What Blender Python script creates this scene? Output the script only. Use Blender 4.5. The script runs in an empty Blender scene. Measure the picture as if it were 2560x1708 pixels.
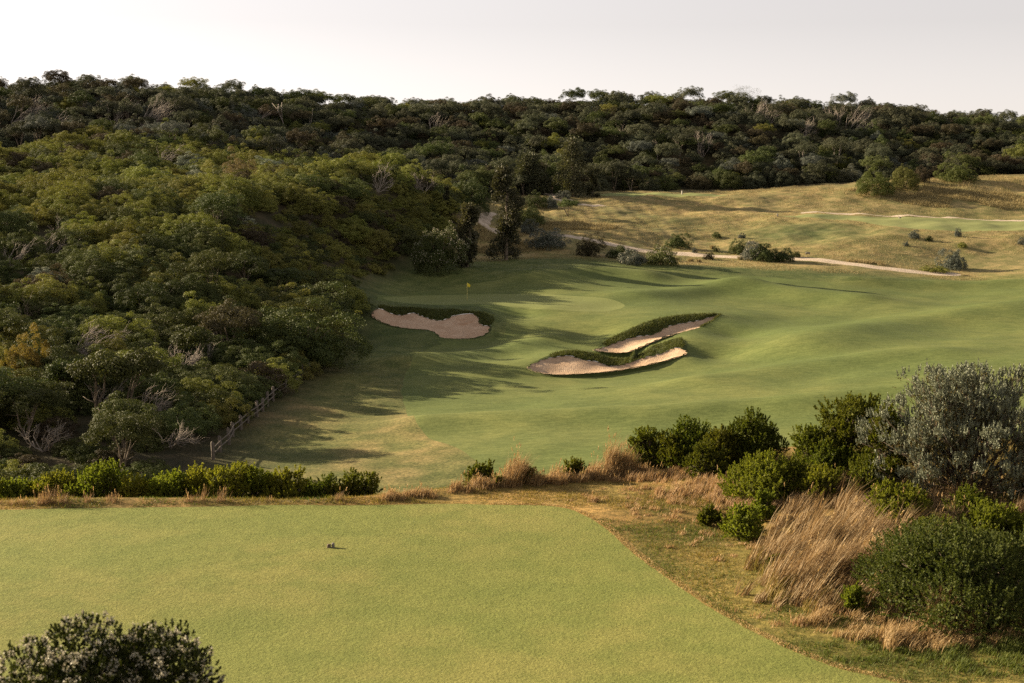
import bpy, math, random
import numpy as np
R = math.radians
rng = np.random.default_rng(7)
random.seed(7)
S = bpy.context.scene
C = S.collection

# ------------------------------------------------------------------ camera, sky, sun, exposure
F = 3555.0; W0, H0 = 2560.0, 1708.0; ZC = 20.0
PITCH = math.atan((854 - 450) / F)
cam_d = bpy.data.cameras.new('camera'); cam = bpy.data.objects.new('camera', cam_d); C.objects.link(cam)
cam.location = (0, 0, ZC); cam.rotation_euler = (math.pi / 2 - PITCH, 0, 0)
cam_d.sensor_width = 36; cam_d.lens = 36 * F / W0; cam_d.clip_start = 0.5; cam_d.clip_end = 6000
cam_d.dof.use_dof = True; cam_d.dof.focus_distance = 75; cam_d.dof.aperture_fstop = 4.0
S.camera = cam

SUN_EL, SUN_BACK = 17.5, 24.0         # elevation; degrees the sun stands behind the left-hand side
sx, sy, sz = -math.cos(R(SUN_BACK)) * math.cos(R(SUN_EL)), math.sin(R(SUN_BACK)) * math.cos(R(SUN_EL)), math.sin(R(SUN_EL))
wd = bpy.data.worlds.new('World'); S.world = wd; wd.use_nodes = True
nt = wd.node_tree; bg = nt.nodes['Background']
sky = nt.nodes.new('ShaderNodeTexSky'); sky.sky_type = 'NISHITA'; sky.sun_disc = False
sky.sun_elevation = R(SUN_EL); sky.sun_rotation = math.atan2(sx, sy)
sky.air_density = 1.0; sky.dust_density = 0.35; sky.ozone_density = 1.0
hs = nt.nodes.new('ShaderNodeHueSaturation'); hs.inputs['Saturation'].default_value = 0.16
tn = nt.nodes.new('ShaderNodeMix'); tn.data_type = 'RGBA'; tn.blend_type = 'MULTIPLY'; tn.inputs[0].default_value = 1.0
tn.inputs[7].default_value = (1.0, 0.92, 0.90, 1)
nt.links.new(sky.outputs[0], hs.inputs['Color']); nt.links.new(hs.outputs[0], tn.inputs[6]); nt.links.new(tn.outputs[2], bg.inputs[0])
bg.inputs[1].default_value = 0.054
sd = bpy.data.lights.new('sun', 'SUN'); sd.energy = 5.0; sd.angle = R(0.6); sd.color = (1.0, 0.82, 0.58)
so = bpy.data.objects.new('sun', sd); C.objects.link(so)
from mathutils import Vector
so.rotation_euler = Vector((-sx, -sy, -sz)).to_track_quat('-Z', 'Y').to_euler()
so.location = (-60, 30, 60)
S.view_settings.view_transform = 'Standard'; S.view_settings.look = 'None'
S.view_settings.exposure = 1.68; S.view_settings.gamma = 1.0; S.view_settings.use_curve_mapping = False
S.render.engine = 'CYCLES'; S.cycles.max_bounces = 4; S.cycles.diffuse_bounces = 1; S.cycles.glossy_bounces = 1
S.cycles.transmission_bounces = 2; S.cycles.transparent_max_bounces = 4; S.cycles.caustics_reflective = False; S.cycles.caustics_refractive = False
S.cycles.use_denoising = False

# ------------------------------------------------------------------ projection helpers (photo pixel + distance -> place)
cp, sp = math.cos(PITCH), math.sin(PITCH)
def ray(px, py):
    xc = (px - W0 / 2) / F; yc = -(py - H0 / 2) / F
    dy = cp + sp * yc; dz = -sp + cp * yc
    return xc / dy, dz / dy                      # per metre of Y
def at(px, py, Y):
    a, b = ray(px, py); return np.array([a * Y, Y, ZC + b * Y])
def col_x(px, Y): return (px - W0 / 2) / F * Y
def sstep(a, b, x):
    t = np.clip((x - a) / (b - a), 0, 1); return t * t * (3 - 2 * t)
def wob(x, y, s, seed=0):                          # smooth noise, roughly -1..1
    r = np.random.default_rng(seed); v = 0
    for k in range(6):
        a = r.uniform(0, 6.283); f = s * r.uniform(.6, 1.7); p = r.uniform(0, 6.283)
        v = v + np.sin((x * np.cos(a) + y * np.sin(a)) * f + p)
    return v / 3.2

# ------------------------------------------------------------------ bunkers: stations (sand px,py,dist | rim px,py,dist), clockwise from the left tip along the far side
BUNK = {
 'a': [(931,786,160.5, 924,783,161.5),(948,771,163.5, 944,758,166),(978,784,163.5, 982,762,166.5),(1007,788,163.3, 1012,764,166.5),(1033,782,163.5, 1036,766,166.5),
       (1054,790,162.5, 1056,768,166.2),(1075,797,161.6, 1080,769,166),(1105,801,161, 1110,770,165.5),(1139,788,161.6, 1145,771,165),(1186,786,161.2, 1192,773,164.5),
       (1203,812,158.3, 1226,788,162),(1222,815,157, 1246,808,158.5),(1219,831,154.8, 1238,829,155),(1190,843.5,153, 1196,848,152.6),(1148,847,152.4, 1149,851,152),(1105,845,152.4, 1101,849,152),
       (1088,831,154, 1081,835,153.6),(1063,824,155.3, 1059,828,155),(1020,821,156, 1016,825,155.6),(978,813,157.2, 973,817,156.9),(944,799,159, 938,802,158.7)],
 'b': [(1320,918,131.6, 1313,916,131.9),(1352,901,134.6, 1340,893,135.5),(1386,893,136.6, 1380,876,138.6),(1424,889,137.6, 1420,867,139.8),(1454,899,137, 1456,867,140.2),
       (1488,903,137, 1490,875,140.8),(1518,914,136.6, 1524,884,141.2),(1545,914,137.2, 1556,882,141.6),(1573,907,138.2, 1590,871,142),(1616,893,139.6, 1630,857,144.0),
       (1658,882,140.6, 1668,847.5,145.8),(1690,869,141.4, 1706,842,146.8),(1714,878,139.8, 1735,862,143.6),(1705,888,138, 1715,889,138),(1637,907,134.8, 1640,911,134.5),
       (1552,924,131.8, 1554,928.5,131.5),(1467,933,129.9, 1468,937.5,129.6),(1395,936,129.4, 1394,940.5,129.1),(1348,931,130, 1343,935,129.8)],
 'c': [(1484,875,143.6, 1474,868,143.6),(1514,867,146.6, 1500,853,147.5),(1548,854,149, 1531,835,150.6),(1595,841,151.4, 1580,815,153.6),(1637,835,153, 1624,800,156.4),
       (1671,816,155.8, 1666,792,159),(1714,807,158, 1710,787,161),(1756,799,160.4, 1752,784,163.2),(1797,786,163.6, 1799,782,165.2),(1793,797,161, 1808,792,162.4),
       (1766,813,156.8, 1776,817,156),(1728,826,152.4, 1733,832,151),(1681,836,149, 1684,840.5,147.6),(1642,849,146.4, 1645,852.5,145.2),(1604,866,144.2, 1607,868,143.4),(1566,880,143, 1566,881,142.6),(1530,881,142.8, 1526,882,142.3)],
}
def loop_resample(P, n):                            # closed Catmull-Rom
    P = np.array(P, float); m = len(P); out = []
    per = n // m + 1
    for i in range(m):
        p0, p1, p2, p3 = P[i - 1], P[i], P[(i + 1) % m], P[(i + 2) % m]
        for t in np.linspace(0, 1, per, endpoint=False):
            out.append(.5 * ((2 * p1) + (-p0 + p2) * t + (2 * p0 - 5 * p1 + 4 * p2 - p3) * t * t + (-p0 + 3 * p1 - 3 * p2 + p3) * t ** 3))
    return np.array(out)

# ------------------------------------------------------------------ terrain heights: thin plate spline through surveyed points
ctl = []
def cpt(px, d, h): ctl.append((col_x(px, d), d, h))          # photo column, distance, height against the eye
def cpy(px, py, d): p = at(px, py, d); ctl.append((p[0], p[1], p[2] - ZC))
for px, d, h in [(-200,60,-17.6),(500,60,-17.4),(1280,60,-17.2),(2000,60,-16.5),(2900,60,-15.5),
    (950,80,-17.6),(1300,85,-17.3),(1700,85,-16.7),(2200,85,-15.8),(2800,85,-14.8),
    (400,85,-17.6),(560,97,-17.6),(1000,100,-17.8),(1400,103,-17.5),(1900,105,-16.4),(2500,105,-15.2),
    (680,115,-17.5),(1000,120,-18.0),(1280,120,-18.0),(1600,119,-17.5),(2000,125,-16.6),(2500,125,-15.6),
    (780,135,-17.3),(1050,138,-17.9),(1240,140,-18.0),(2000,140,-16.8),(2400,150,-16.0),(2700,160,-15.5),
    (880,152,-16.9),(1280,152,-17.2),(1380,158,-16.0),(1950,160,-16.6),(2200,175,-15.9),(2560,180,-15.4),
    (1300,165,-15.9),(1450,168,-15.4),(1650,175,-15.0),(1900,182,-15.7),(2050,178,-16.3),(2250,195,-15.6),(2560,205,-15.3),
    (1500,190,-14.3),(1800,205,-14.0),(2100,212,-14.7)]:
    cpt(px, d, h)
for px, py, d in [(955,748,172),(1105,762,169),(1233,763,169.5),(1360,774,167),(1488,779,168),(1562,764,174),(1446,742,182),(1233,736,186),(1105,738,186),(1020,742,182),(1168,752,176),(1300,752,177),
    (1000,700,196),(1150,685,201),(1300,695,196),(1450,690,200),(1650,700,200),(1120,650,214),(1300,655,212),(1550,662,213),(1800,672,212),(2050,690,212),
    (1150,610,232),(1300,605,234),(1450,615,232),(1650,645,228),(1850,655,226),(2000,665,224),(2200,685,220),(2400,682,222),(2560,668,226),
    (1200,555,258),(1330,560,258),(1500,575,254),(1700,605,248),(1900,618,246),(2050,610,246),(2150,625,240),(2350,645,236),(2560,645,238),
    (1200,520,275),(1350,515,282),(1500,520,284),(1700,545,276),(1850,555,272),(2000,555,268),(2200,588,252),(2400,590,252),(2560,590,252),
    (1950,543,273),(2100,540,276),(2300,545,276),(2560,562,272),(2150,562,264),(2300,574,258),(2560,580,258),
    (1300,490,302),(1420,497,298),(1540,493,300),(1700,494,300),(1840,500,296),(1650,481,312),(1480,484,310),(1780,488,308),
    (1700,530,287),(1950,525,287),(2150,520,289),(2350,525,288),(2560,535,285),
    (1900,478,312),(2050,466,316),(2200,458,312),(2350,448,316),(2560,438,318),(2200,490,300),(2400,492,298),(2560,490,300),(2800,440,318)]:
    cpy(px, py, d)
for px, d, h in [(300,110,-15.8),(300,140,-11.6),(300,165,-6.8),(300,192,-2.6),(0,110,-14.8),(0,140,-10.2),(0,165,-6.0),(0,192,-2.9),(-400,110,-13),(-400,150,-8),(-500,192,-3),
    (550,140,-13),(580,165,-8.5),(600,195,-3.2),(780,165,-13.2),(780,190,-8),(820,215,-2.5),(900,235,0.0),(1000,240,-.6),(1090,235,-6.5),(1050,262,-1.6),(930,200,-11.5),
    (300,220,-4.5),(0,220,-4.8),(-500,220,-4),(600,225,-3.2),(850,262,-1.5),(300,262,2.5),(0,262,2.5),(-500,262,3),(600,270,1.5),(1150,290,-3.5),(1000,300,-.5),
    (0,305,7.5),(300,305,8),(600,315,7),(900,330,4),
    (200,352,19.6),(0,352,18.4),(-400,352,17),(520,362,19.0),(700,380,17.6),(1000,400,17.0),(1400,402,17.6),(1850,402,18.4),(2200,402,15.8),(2560,402,13),(2950,402,12),
    (200,372,18.5),(1000,425,16.5),(1850,425,17),(2560,425,12),
    (1300,325,-2.4),(1500,326,-2.4),(1700,328,-2.0),(1900,330,-1.6),(2200,335,0),(2560,340,0.6),(2900,340,1),
    (1200,362,8),(1600,362,8),(2000,362,8.5),(2400,365,6.5),(2800,365,6),
    (200,450,14),(1000,500,10),(1600,500,11),(2400,500,6),(1000,600,0),(0,600,2),(2600,600,0)]:
    cpt(px, d, h)
for k, st in BUNK.items():
    for i, s in enumerate(st):
        if k == 'b' and 5 <= i <= 8: continue          # that stretch of rim is the tongue between the two right-hand bunkers
        cpy(s[3], s[4], s[5])
# crest ridge feeding the right bunkers and swells of the fairway
for px, py, d in [(1600,790,160),(1700,776,166),(1480,835,153),(1860,800,163),(1830,850,152),(1790,900,140),(1950,840,152)]: cpy(px, py, d)
ctl = np.array(ctl)
def _tps_fit(c, lam):
    P = c[:, :2] / 100.; n = len(P)
    d2 = ((P[:, None] - P[None]) ** 2).sum(-1)
    K = .5 * d2 * np.log(d2 + 1e-12) + lam * np.eye(n)
    A = np.zeros((n + 3, n + 3)); A[:n, :n] = K; A[:n, n] = 1; A[:n, n + 1:] = P; A[n, :n] = 1; A[n + 1:, :n] = P.T
    b = np.zeros(n + 3); b[:n] = c[:, 2]
    return P, np.linalg.solve(A, b)
_P, _w = _tps_fit(ctl, 2e-5)
def Hv(x, y):
    x = np.clip(np.asarray(x, float), -190, 190) / 100; y = np.clip(np.asarray(y, float), 45, 620) / 100
    o = np.empty(x.size); xf, yf = x.ravel(), y.ravel(); n = len(_P)
    for i in range(0, x.size, 20000):
        a, b = xf[i:i + 20000, None], yf[i:i + 20000, None]
        d2 = (a - _P[:, 0]) ** 2 + (b - _P[:, 1]) ** 2
        o[i:i + 20000] = (.5 * d2 * np.log(d2 + 1e-12)) @ _w[:n] + _w[n] + _w[n + 1] * a[:, 0] + _w[n + 2] * b[:, 0]
    return o.reshape(x.shape)
def edge_y(x): return 31.5 + .15 * np.sin(x * .55) + 3.5 * sstep(-5.5, 4, x) + 2.2 * sstep(3, 8, x)
def H(x, y):
    x = np.asarray(x, float); y = np.asarray(y, float)
    hv = Hv(x, y)
    fair = sstep(-24, -14, x) * sstep(60, 80, y) * (1 - sstep(235, 300, y))
    hv = hv + fair * (.36 * wob(x, y, .19, 3) + .05 * wob(x, y, .6, 4)) * (1 - .7 * np.exp(-((x + 4) ** 2 + (y - 176) ** 2) / 300.))
    rough = sstep(228, 245, y) * (1 - sstep(330, 360, y))
    hv = hv + rough * (.22 * wob(x, y, .5, 5) + .10 * wob(x, y, 1.5, 6))
    hn = np.where(y < 19.6, -7.2 + (19.6 - y) * .281, -7.2) + .03 * wob(x, y, .5, 1)
    hn = hn + .30 * sstep(3.5, 8.5, x) * sstep(21, 25, y) + .06 * wob(x, y, 1.6, 8) * sstep(2, 5, x - (30 - y) * .35)
    e = edge_y(x)
    t = np.clip((y - e) / 29, 0, 1)
    w = 1 - (1 - t) ** 1.55
    lip = .07 * np.exp(-((y - e + .25) / .35) ** 2) * (1 - sstep(1, 4, x))
    return ZC + (hn + lip) * (1 - w) + w * hv
def sdf_line(x, y, P, w):
    d = np.full(x.shape, 1e18)
    for (ax, ay), (bx, by) in zip(P[:-1], P[1:]):
        ex, ey = bx - ax, by - ay; t = np.clip(((x - ax) * ex + (y - ay) * ey) / (ex * ex + ey * ey + 1e-12), 0, 1)
        d = np.minimum(d, (x - ax - ex * t) ** 2 + (y - ay - ey * t) ** 2)
    return np.sqrt(d) - w
RIDGES = []
_H0 = H
def H(x, y):
    z = _H0(x, y); x = np.asarray(x, float); y = np.asarray(y, float)
    for P_, A_, w_ in RIDGES:
        m = (x > P_[:, 0].min() - 3 * w_) & (x < P_[:, 0].max() + 3 * w_) & (y > P_[:, 1].min() - 3 * w_) & (y < P_[:, 1].max() + 3 * w_)
        if m.any(): z[m] += A_ * np.exp(-((sdf_line(x[m], y[m], P_, 0)) / w_) ** 2)
    return z
def ground_at(pxs, pys, y0=19.9, y1=460.):
    pxs = np.atleast_1d(np.array(pxs, float)); pys = np.atleast_1d(np.array(pys, float)); out = []
    Y = np.concatenate([np.arange(y0, 60, .1), np.arange(60, y1, .4)])
    for a, b in zip(pxs, pys):
        rx, rz = ray(a, b); dz = ZC + rz * Y - H(rx * Y, Y)
        i = np.argmax(dz < 0) if (dz < 0).any() else len(Y) - 1
        i = max(i, 1); t = dz[i - 1] / (dz[i - 1] - dz[i] + 1e-9); yy = Y[i - 1] + np.clip(t, 0, 1) * (Y[i] - Y[i - 1])
        out.append((rx * yy, yy, H(np.array([rx * yy]), np.array([yy]))[0]))
    return np.array(out)

# ------------------------------------------------------------------ materials
def newmat(name):
    m = bpy.data.materials.new(name); m.use_nodes = True
    n = m.node_tree; n.nodes.clear(); return m, n
def nd(n, t, **kw):
    x = n.nodes.new(t)
    for k, v in kw.items(): setattr(x, k, v)
    return x
def mixc(n, fac, a, b, blend='MIX'):
    m = nd(n, 'ShaderNodeMix', data_type='RGBA', blend_type=blend)
    for s, v in ((0, fac), (6, a), (7, b)):
        if hasattr(v, 'is_linked') or hasattr(v, 'links'): n.links.new(v, m.inputs[s])
        else: m.inputs[s].default_value = v if s == 0 else (*v, 1) if len(v) == 3 else v
    return m.outputs[2]
def ramp(n, src, a, b):
    r = nd(n, 'ShaderNodeMapRange', interpolation_type='SMOOTHSTEP'); n.links.new(src, r.inputs[0])
    r.inputs[1].default_value = a; r.inputs[2].default_value = b; return r.outputs[0]
def noise(n, vec, scale, detail=3, rough=.55):
    t = nd(n, 'ShaderNodeTexNoise'); t.inputs['Scale'].default_value = scale; t.inputs['Detail'].default_value = detail; t.inputs['Roughness'].default_value = rough
    n.links.new(vec, t.inputs['Vector']); return t.outputs['Fac']
def grass_mat(name, c1, c2, c3, s_big=.06, s_mid=.5, s_fine=9., bump=.35, bscale=14., vcol=False, streak=None, sheen=.0):
    m, n = newmat(name)
    pos = nd(n, 'ShaderNodeNewGeometry').outputs['Position']
    f1 = ramp(n, noise(n, pos, s_big, 4), .35, .68); f2 = ramp(n, noise(n, pos, s_mid, 4, .6), .36, .66); f3 = ramp(n, noise(n, pos, s_fine, 3, .65), .33, .67)
    if vcol:
        a = nd(n, 'ShaderNodeVertexColor', layer_name='Col').outputs[0]
        col = mixc(n, 1.0, a, mixc(n, f1, (.8, .84, .8), (1.16, 1.12, 1.05)), 'MULTIPLY')
        col = mixc(n, 1.0, col, mixc(n, f2, (.72, .80, .66), (1.25, 1.18, 1.14)), 'MULTIPLY')
        col = mixc(n, 1.0, col, mixc(n, f3, (.62, .66, .6), (1.34, 1.3, 1.3)), 'MULTIPLY')
    else:
        col = mixc(n, f1, c1, c2); col = mixc(n, mixf(n, f2, .62), col, c3)
        col = mixc(n, 1.0, col, mixc(n, f3, (.83, .85, .80), (1.14, 1.13, 1.14)), 'MULTIPLY')
    if streak:
        mp = nd(n, 'ShaderNodeMapping'); mp.inputs['Scale'].default_value = (1, streak, 1); n.links.new(pos, mp.inputs[0])
        col = mixc(n, 1.0, col, mixc(n, ramp(n, noise(n, mp.outputs[0], .8, 3), .35, .65), (.86, .88, .84), (1.1, 1.08, 1.08)), 'MULTIPLY')
    b = nd(n, 'ShaderNodeBump'); b.inputs['Strength'].default_value = bump; b.inputs['Distance'].default_value = .05
    hsum = nd(n, 'ShaderNodeMath', operation='ADD'); n.links.new(noise(n, pos, bscale, 4, .7), hsum.inputs[0]); n.links.new(noise(n, pos, bscale * .12, 3, .6), hsum.inputs[1])
    n.links.new(hsum.outputs[0], b.inputs['Height'])
    p = nd(n, 'ShaderNodeBsdfPrincipled'); n.links.new(col, p.inputs['Base Color']); p.inputs['Roughness'].default_value = .9; p.inputs['Specular IOR Level'].default_value = .1
    p.inputs['Sheen Weight'].default_value = sheen; p.inputs['Sheen Roughness'].default_value = .6; p.inputs['Sheen Tint'].default_value = (.85, .9, .5, 1)
    n.links.new(b.outputs[0], p.inputs['Normal'])
    o = nd(n, 'ShaderNodeOutputMaterial'); n.links.new(p.outputs[0], o.inputs[0]); return m
def mixf(n, f, k):
    m = nd(n, 'ShaderNodeMath', operation='MULTIPLY'); n.links.new(f, m.inputs[0]); m.inputs[1].default_value = k; return m.outputs[0]
def sand_mat(name, c1, c2, c3=None):
    m, n = newmat(name); pos = nd(n, 'ShaderNodeNewGeometry').outputs['Position']
    f = ramp(n, noise(n, pos, .55, 5, .65), .36, .66); g = ramp(n, noise(n, pos, 6, 4, .7), .3, .7)
    col = mixc(n, f, c1, c2); col = mixc(n, 1.0, col, mixc(n, g, (.84, .84, .84), (1.12, 1.11, 1.1)), 'MULTIPLY')
    if c3: col = mixc(n, mixf(n, ramp(n, noise(n, pos, .35, 5, .7), .55, .72), .8), col, c3)
    b = nd(n, 'ShaderNodeBump'); b.inputs['Strength'].default_value = .6; b.inputs['Distance'].default_value = .12
    wv = nd(n, 'ShaderNodeTexWave'); wv.inputs['Scale'].default_value = 1.6; wv.inputs['Distortion'].default_value = 7; wv.inputs['Detail'].default_value = 3
    n.links.new(pos, wv.inputs[0]); hs_ = nd(n, 'ShaderNodeMath', operation='ADD'); n.links.new(mixf(n, wv.outputs[1], .06), hs_.inputs[0]); n.links.new(noise(n, pos, 3.5, 5, .7), hs_.inputs[1])
    n.links.new(hs_.outputs[0], b.inputs['Height'])
    p = nd(n, 'ShaderNodeBsdfPrincipled'); n.links.new(col, p.inputs['Base Color']); p.inputs['Roughness'].default_value = .95; p.inputs['Specular IOR Level'].default_value = .1
    n.links.new(b.outputs[0], p.inputs['Normal']); o = nd(n, 'ShaderNodeOutputMaterial'); n.links.new(p.outputs[0], o.inputs[0]); return m
def leaf_mat(name, c1, c2, trans=.3, var=.35, rough=.6, tcol=None, spec=.08, hue=.02):
    m, n = newmat(name)
    ri = nd(n, 'ShaderNodeNewGeometry').outputs['Random Per Island']; orr = nd(n, 'ShaderNodeObjectInfo').outputs['Random']
    col = mixc(n, ri, c1, c2)
    h = nd(n, 'ShaderNodeHueSaturation'); n.links.new(col, h.inputs['Color'])
    mr = nd(n, 'ShaderNodeMapRange'); n.links.new(orr, mr.inputs[0]); mr.inputs[3].default_value = 1 - var; mr.inputs[4].default_value = 1 + var; n.links.new(mr.outputs[0], h.inputs['Value'])
    wn = nd(n, 'ShaderNodeTexWhiteNoise', noise_dimensions='1D'); n.links.new(orr, wn.inputs['W'])
    m2 = nd(n, 'ShaderNodeMapRange'); n.links.new(wn.outputs['Value'], m2.inputs[0]); m2.inputs[3].default_value = .5 - hue; m2.inputs[4].default_value = .5 + hue; n.links.new(m2.outputs[0], h.inputs['Hue'])
    p = nd(n, 'ShaderNodeBsdfPrincipled'); n.links.new(h.outputs[0], p.inputs['Base Color']); p.inputs['Roughness'].default_value = rough; p.inputs['Specular IOR Level'].default_value = spec
    o = nd(n, 'ShaderNodeOutputMaterial')
    if trans > 0:
        t = nd(n, 'ShaderNodeBsdfTranslucent'); n.links.new(mixc(n, 1.0, h.outputs[0], tcol or (1.25, 1.3, .6), 'MULTIPLY'), t.inputs[0])
        mx = nd(n, 'ShaderNodeMixShader'); mx.inputs[0].default_value = trans; n.links.new(p.outputs[0], mx.inputs[1]); n.links.new(t.outputs[0], mx.inputs[2]); n.links.new(mx.outputs[0], o.inputs[0])
    else: n.links.new(p.outputs[0], o.inputs[0])
    return m
def plain_mat(name, c1, c2, scale=6, rough=.85, metal=0):
    m, n = newmat(name); tc = nd(n, 'ShaderNodeTexCoord').outputs['Object']
    col = mixc(n, ramp(n, noise(n, tc, scale, 4, .65), .3, .7), c1, c2)
    p = nd(n, 'ShaderNodeBsdfPrincipled'); n.links.new(col, p.inputs['Base Color']); p.inputs['Roughness'].default_value = rough; p.inputs['Specular IOR Level'].default_value = .2
    o = nd(n, 'ShaderNodeOutputMaterial'); n.links.new(p.outputs[0], o.inputs[0]); return m

M = {}
M['tee'] = grass_mat('tee_turf', (.170,.184,.046), (.208,.200,.056), (.132,.156,.036), .22, 1.0, 14., .45, 20., sheen=.0)
M['fair'] = grass_mat('fairway_turf', (.104,.132,.038), (.154,.167,.051), (.088,.114,.033), .05, .25, 4., .25, 9., streak=3.)
M['green'] = grass_mat('green_turf', (.175,.196,.066), (.195,.208,.072), (.160,.182,.060), .05, .3, 6., .12, 12.)
M['rough'] = grass_mat('rough_ground', None, None, None, .05, .45, 5., .55, 7., vcol=True)
M['lip'] = grass_mat('bunker_bank_turf', (.055,.072,.020), (.078,.090,.028), (.045,.056,.016), .2, 1.2, 6., .8, 6.)  # long-grass green, darkened further as shade on banks facing away from the sun
M['sand'] = sand_mat('bunker_sand', (.44,.305,.195), (.52,.38,.255))
M['sand_a'] = sand_mat('stained_bunker_sand', (.46,.31,.20), (.54,.39,.265), (.34,.17,.08))
M['path'] = sand_mat('gravel_path', (.46,.37,.27), (.56,.46,.35))
M['bark'] = plain_mat('grey_brown_bark', (.10,.075,.052), (.19,.15,.11), 4)
M['dead'] = plain_mat('bleached_dead_wood', (.22,.18,.14), (.36,.31,.26), 5)
M['post'] = plain_mat('weathered_timber', (.09,.075,.06), (.18,.15,.12), 9)
M['leaf_olive'] = leaf_mat('sunlit_olive_leaf', (.102,.114,.028), (.220,.210,.054), .20, .28)  # albedo raised so the upper canopies read as sunlit
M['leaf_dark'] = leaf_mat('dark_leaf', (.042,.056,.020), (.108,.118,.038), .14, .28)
M['leaf_far'] = leaf_mat('hazed_grey_green_leaf', (.048,.056,.032), (.112,.112,.066), .12, .30)  # leaf colour greyed and lifted, painting distance haze into the far wood
M['leaf_brown'] = leaf_mat('brown_twiggy_leaf', (.050,.042,.024), (.085,.068,.040), .15, .25)
M['leaf_silver'] = leaf_mat('silver_leaf', (.165,.185,.122), (.31,.33,.235), .12, .20, tcol=(1, 1, .9))
M['leaf_mid'] = leaf_mat('mid_green_leaf', (.052,.064,.018), (.118,.122,.035), .18, .15)
M['leaf_grey'] = leaf_mat('grey_leaf', (.085,.095,.070), (.15,.16,.125), .12, .2, tcol=(1, 1, .9))
M['leaf_banksia'] = leaf_mat('banksia_leaf', (.045,.046,.024), (.105,.095,.060), .16, .15)
M['leaf_yellow'] = leaf_mat('yellowing_leaf', (.19,.15,.035), (.27,.21,.06), .3, .2)
M['leaf_hedge'] = leaf_mat('bright_green_leaf', (.10,.118,.016), (.21,.21,.034), .42, .18)
M['leaf_hedge_dk'] = leaf_mat('deep_green_leaf', (.050,.064,.010), (.135,.138,.022), .34, .18)
M['leaf_flower'] = leaf_mat('small_dark_leaf', (.024,.036,.011), (.060,.066,.020), .2, .1)
M['flower'] = leaf_mat('pale_flower_head', (.33,.28,.20), (.60,.55,.44), .2, .1, tcol=(1, .95, .9))
M['juniper'] = leaf_mat('matted_leaf', (.036,.052,.013), (.115,.125,.034), .26, .15)
M['straw'] = leaf_mat('dry_straw', (.24,.155,.072), (.42,.30,.155), .30, .12, tcol=(1.1, 1, .8), hue=.008)
M['straw_red'] = leaf_mat('russet_straw', (.165,.108,.054), (.36,.26,.145), .28, .12, tcol=(1.1, .95, .75), hue=.008)
M['seed'] = leaf_mat('seed_head', (.40,.28,.13), (.55,.40,.20), .3, .1, tcol=(1.1, 1, .8), hue=.005)
M['turfblade'] = leaf_mat('rough_blade', (.12,.105,.030), (.28,.19,.072), .30, .1, hue=.005)
M['turfgreen'] = leaf_mat('green_blade', (.055,.080,.018), (.125,.135,.036), .30, .1, hue=.005)
M['banktuft'] = leaf_mat('bank_blade', (.040,.052,.014), (.098,.100,.030), .25, .1, hue=.005)  # dark long grass; blade colour also carries the shade of the banks
M['farstraw'] = leaf_mat('meadow_straw', (.19,.155,.072), (.34,.27,.135), .25, .1, tcol=(1.1, 1, .8), hue=.005)
M['yellow'] = plain_mat('yellow_cloth', (.80,.62,.05), (.85,.68,.08), 4)
M['pole'] = plain_mat('yellow_pole', (.62,.52,.16), (.70,.58,.2), 4)
M['stone'] = plain_mat('grey_stone', (.12,.10,.09), (.24,.22,.20), 14)
M['chalk'] = plain_mat('pale_stone', (.52,.46,.38), (.62,.56,.48), 14)

# ------------------------------------------------------------------ mesh helpers
def mesh(name, V, Fq=None, Ft=None, mat=None, smooth=False):
    me = bpy.data.meshes.new(name); V = np.asarray(V, np.float32)
    me.vertices.add(len(V)); me.vertices.foreach_set('co', V.ravel())
    parts = []; tot = []
    for Fx, k in ((Fq, 4), (Ft, 3)):
        if Fx is not None and len(Fx): parts.append(np.asarray(Fx, np.int32).ravel()); tot.append(np.full(len(Fx), k, np.int32))
    li = np.concatenate(parts); tt = np.concatenate(tot)
    me.loops.add(len(li)); me.loops.foreach_set('vertex_index', li)
    me.polygons.add(len(tt)); st = np.concatenate([[0], np.cumsum(tt)[:-1]]).astype(np.int32)
    me.polygons.foreach_set('loop_start', st); me.polygons.foreach_set('loop_total', tt)
    if smooth: me.polygons.foreach_set('use_smooth', np.ones(len(tt), bool))
    if mat: me.materials.append(mat)
    me.update(calc_edges=True); return me
def link(name, me, parent=None):
    o = bpy.data.objects.new(name, me); C.objects.link(o)
    if parent: o.parent = parent
    return o
def tag(o, label, cat=None, group=None, kind=None):
    o['label'] = label
    if cat: o['category'] = cat
    if group: o['group'] = group
    if kind: o['kind'] = kind
    return o
def empty(name, loc, rz=0, sc=(1, 1, 1), tilt=(0, 0)):
    o = bpy.data.objects.new(name, None); C.objects.link(o); o.empty_display_size = .3
    o.location = loc; o.rotation_euler = (tilt[0], tilt[1], rz); o.scale = sc; return o
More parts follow.
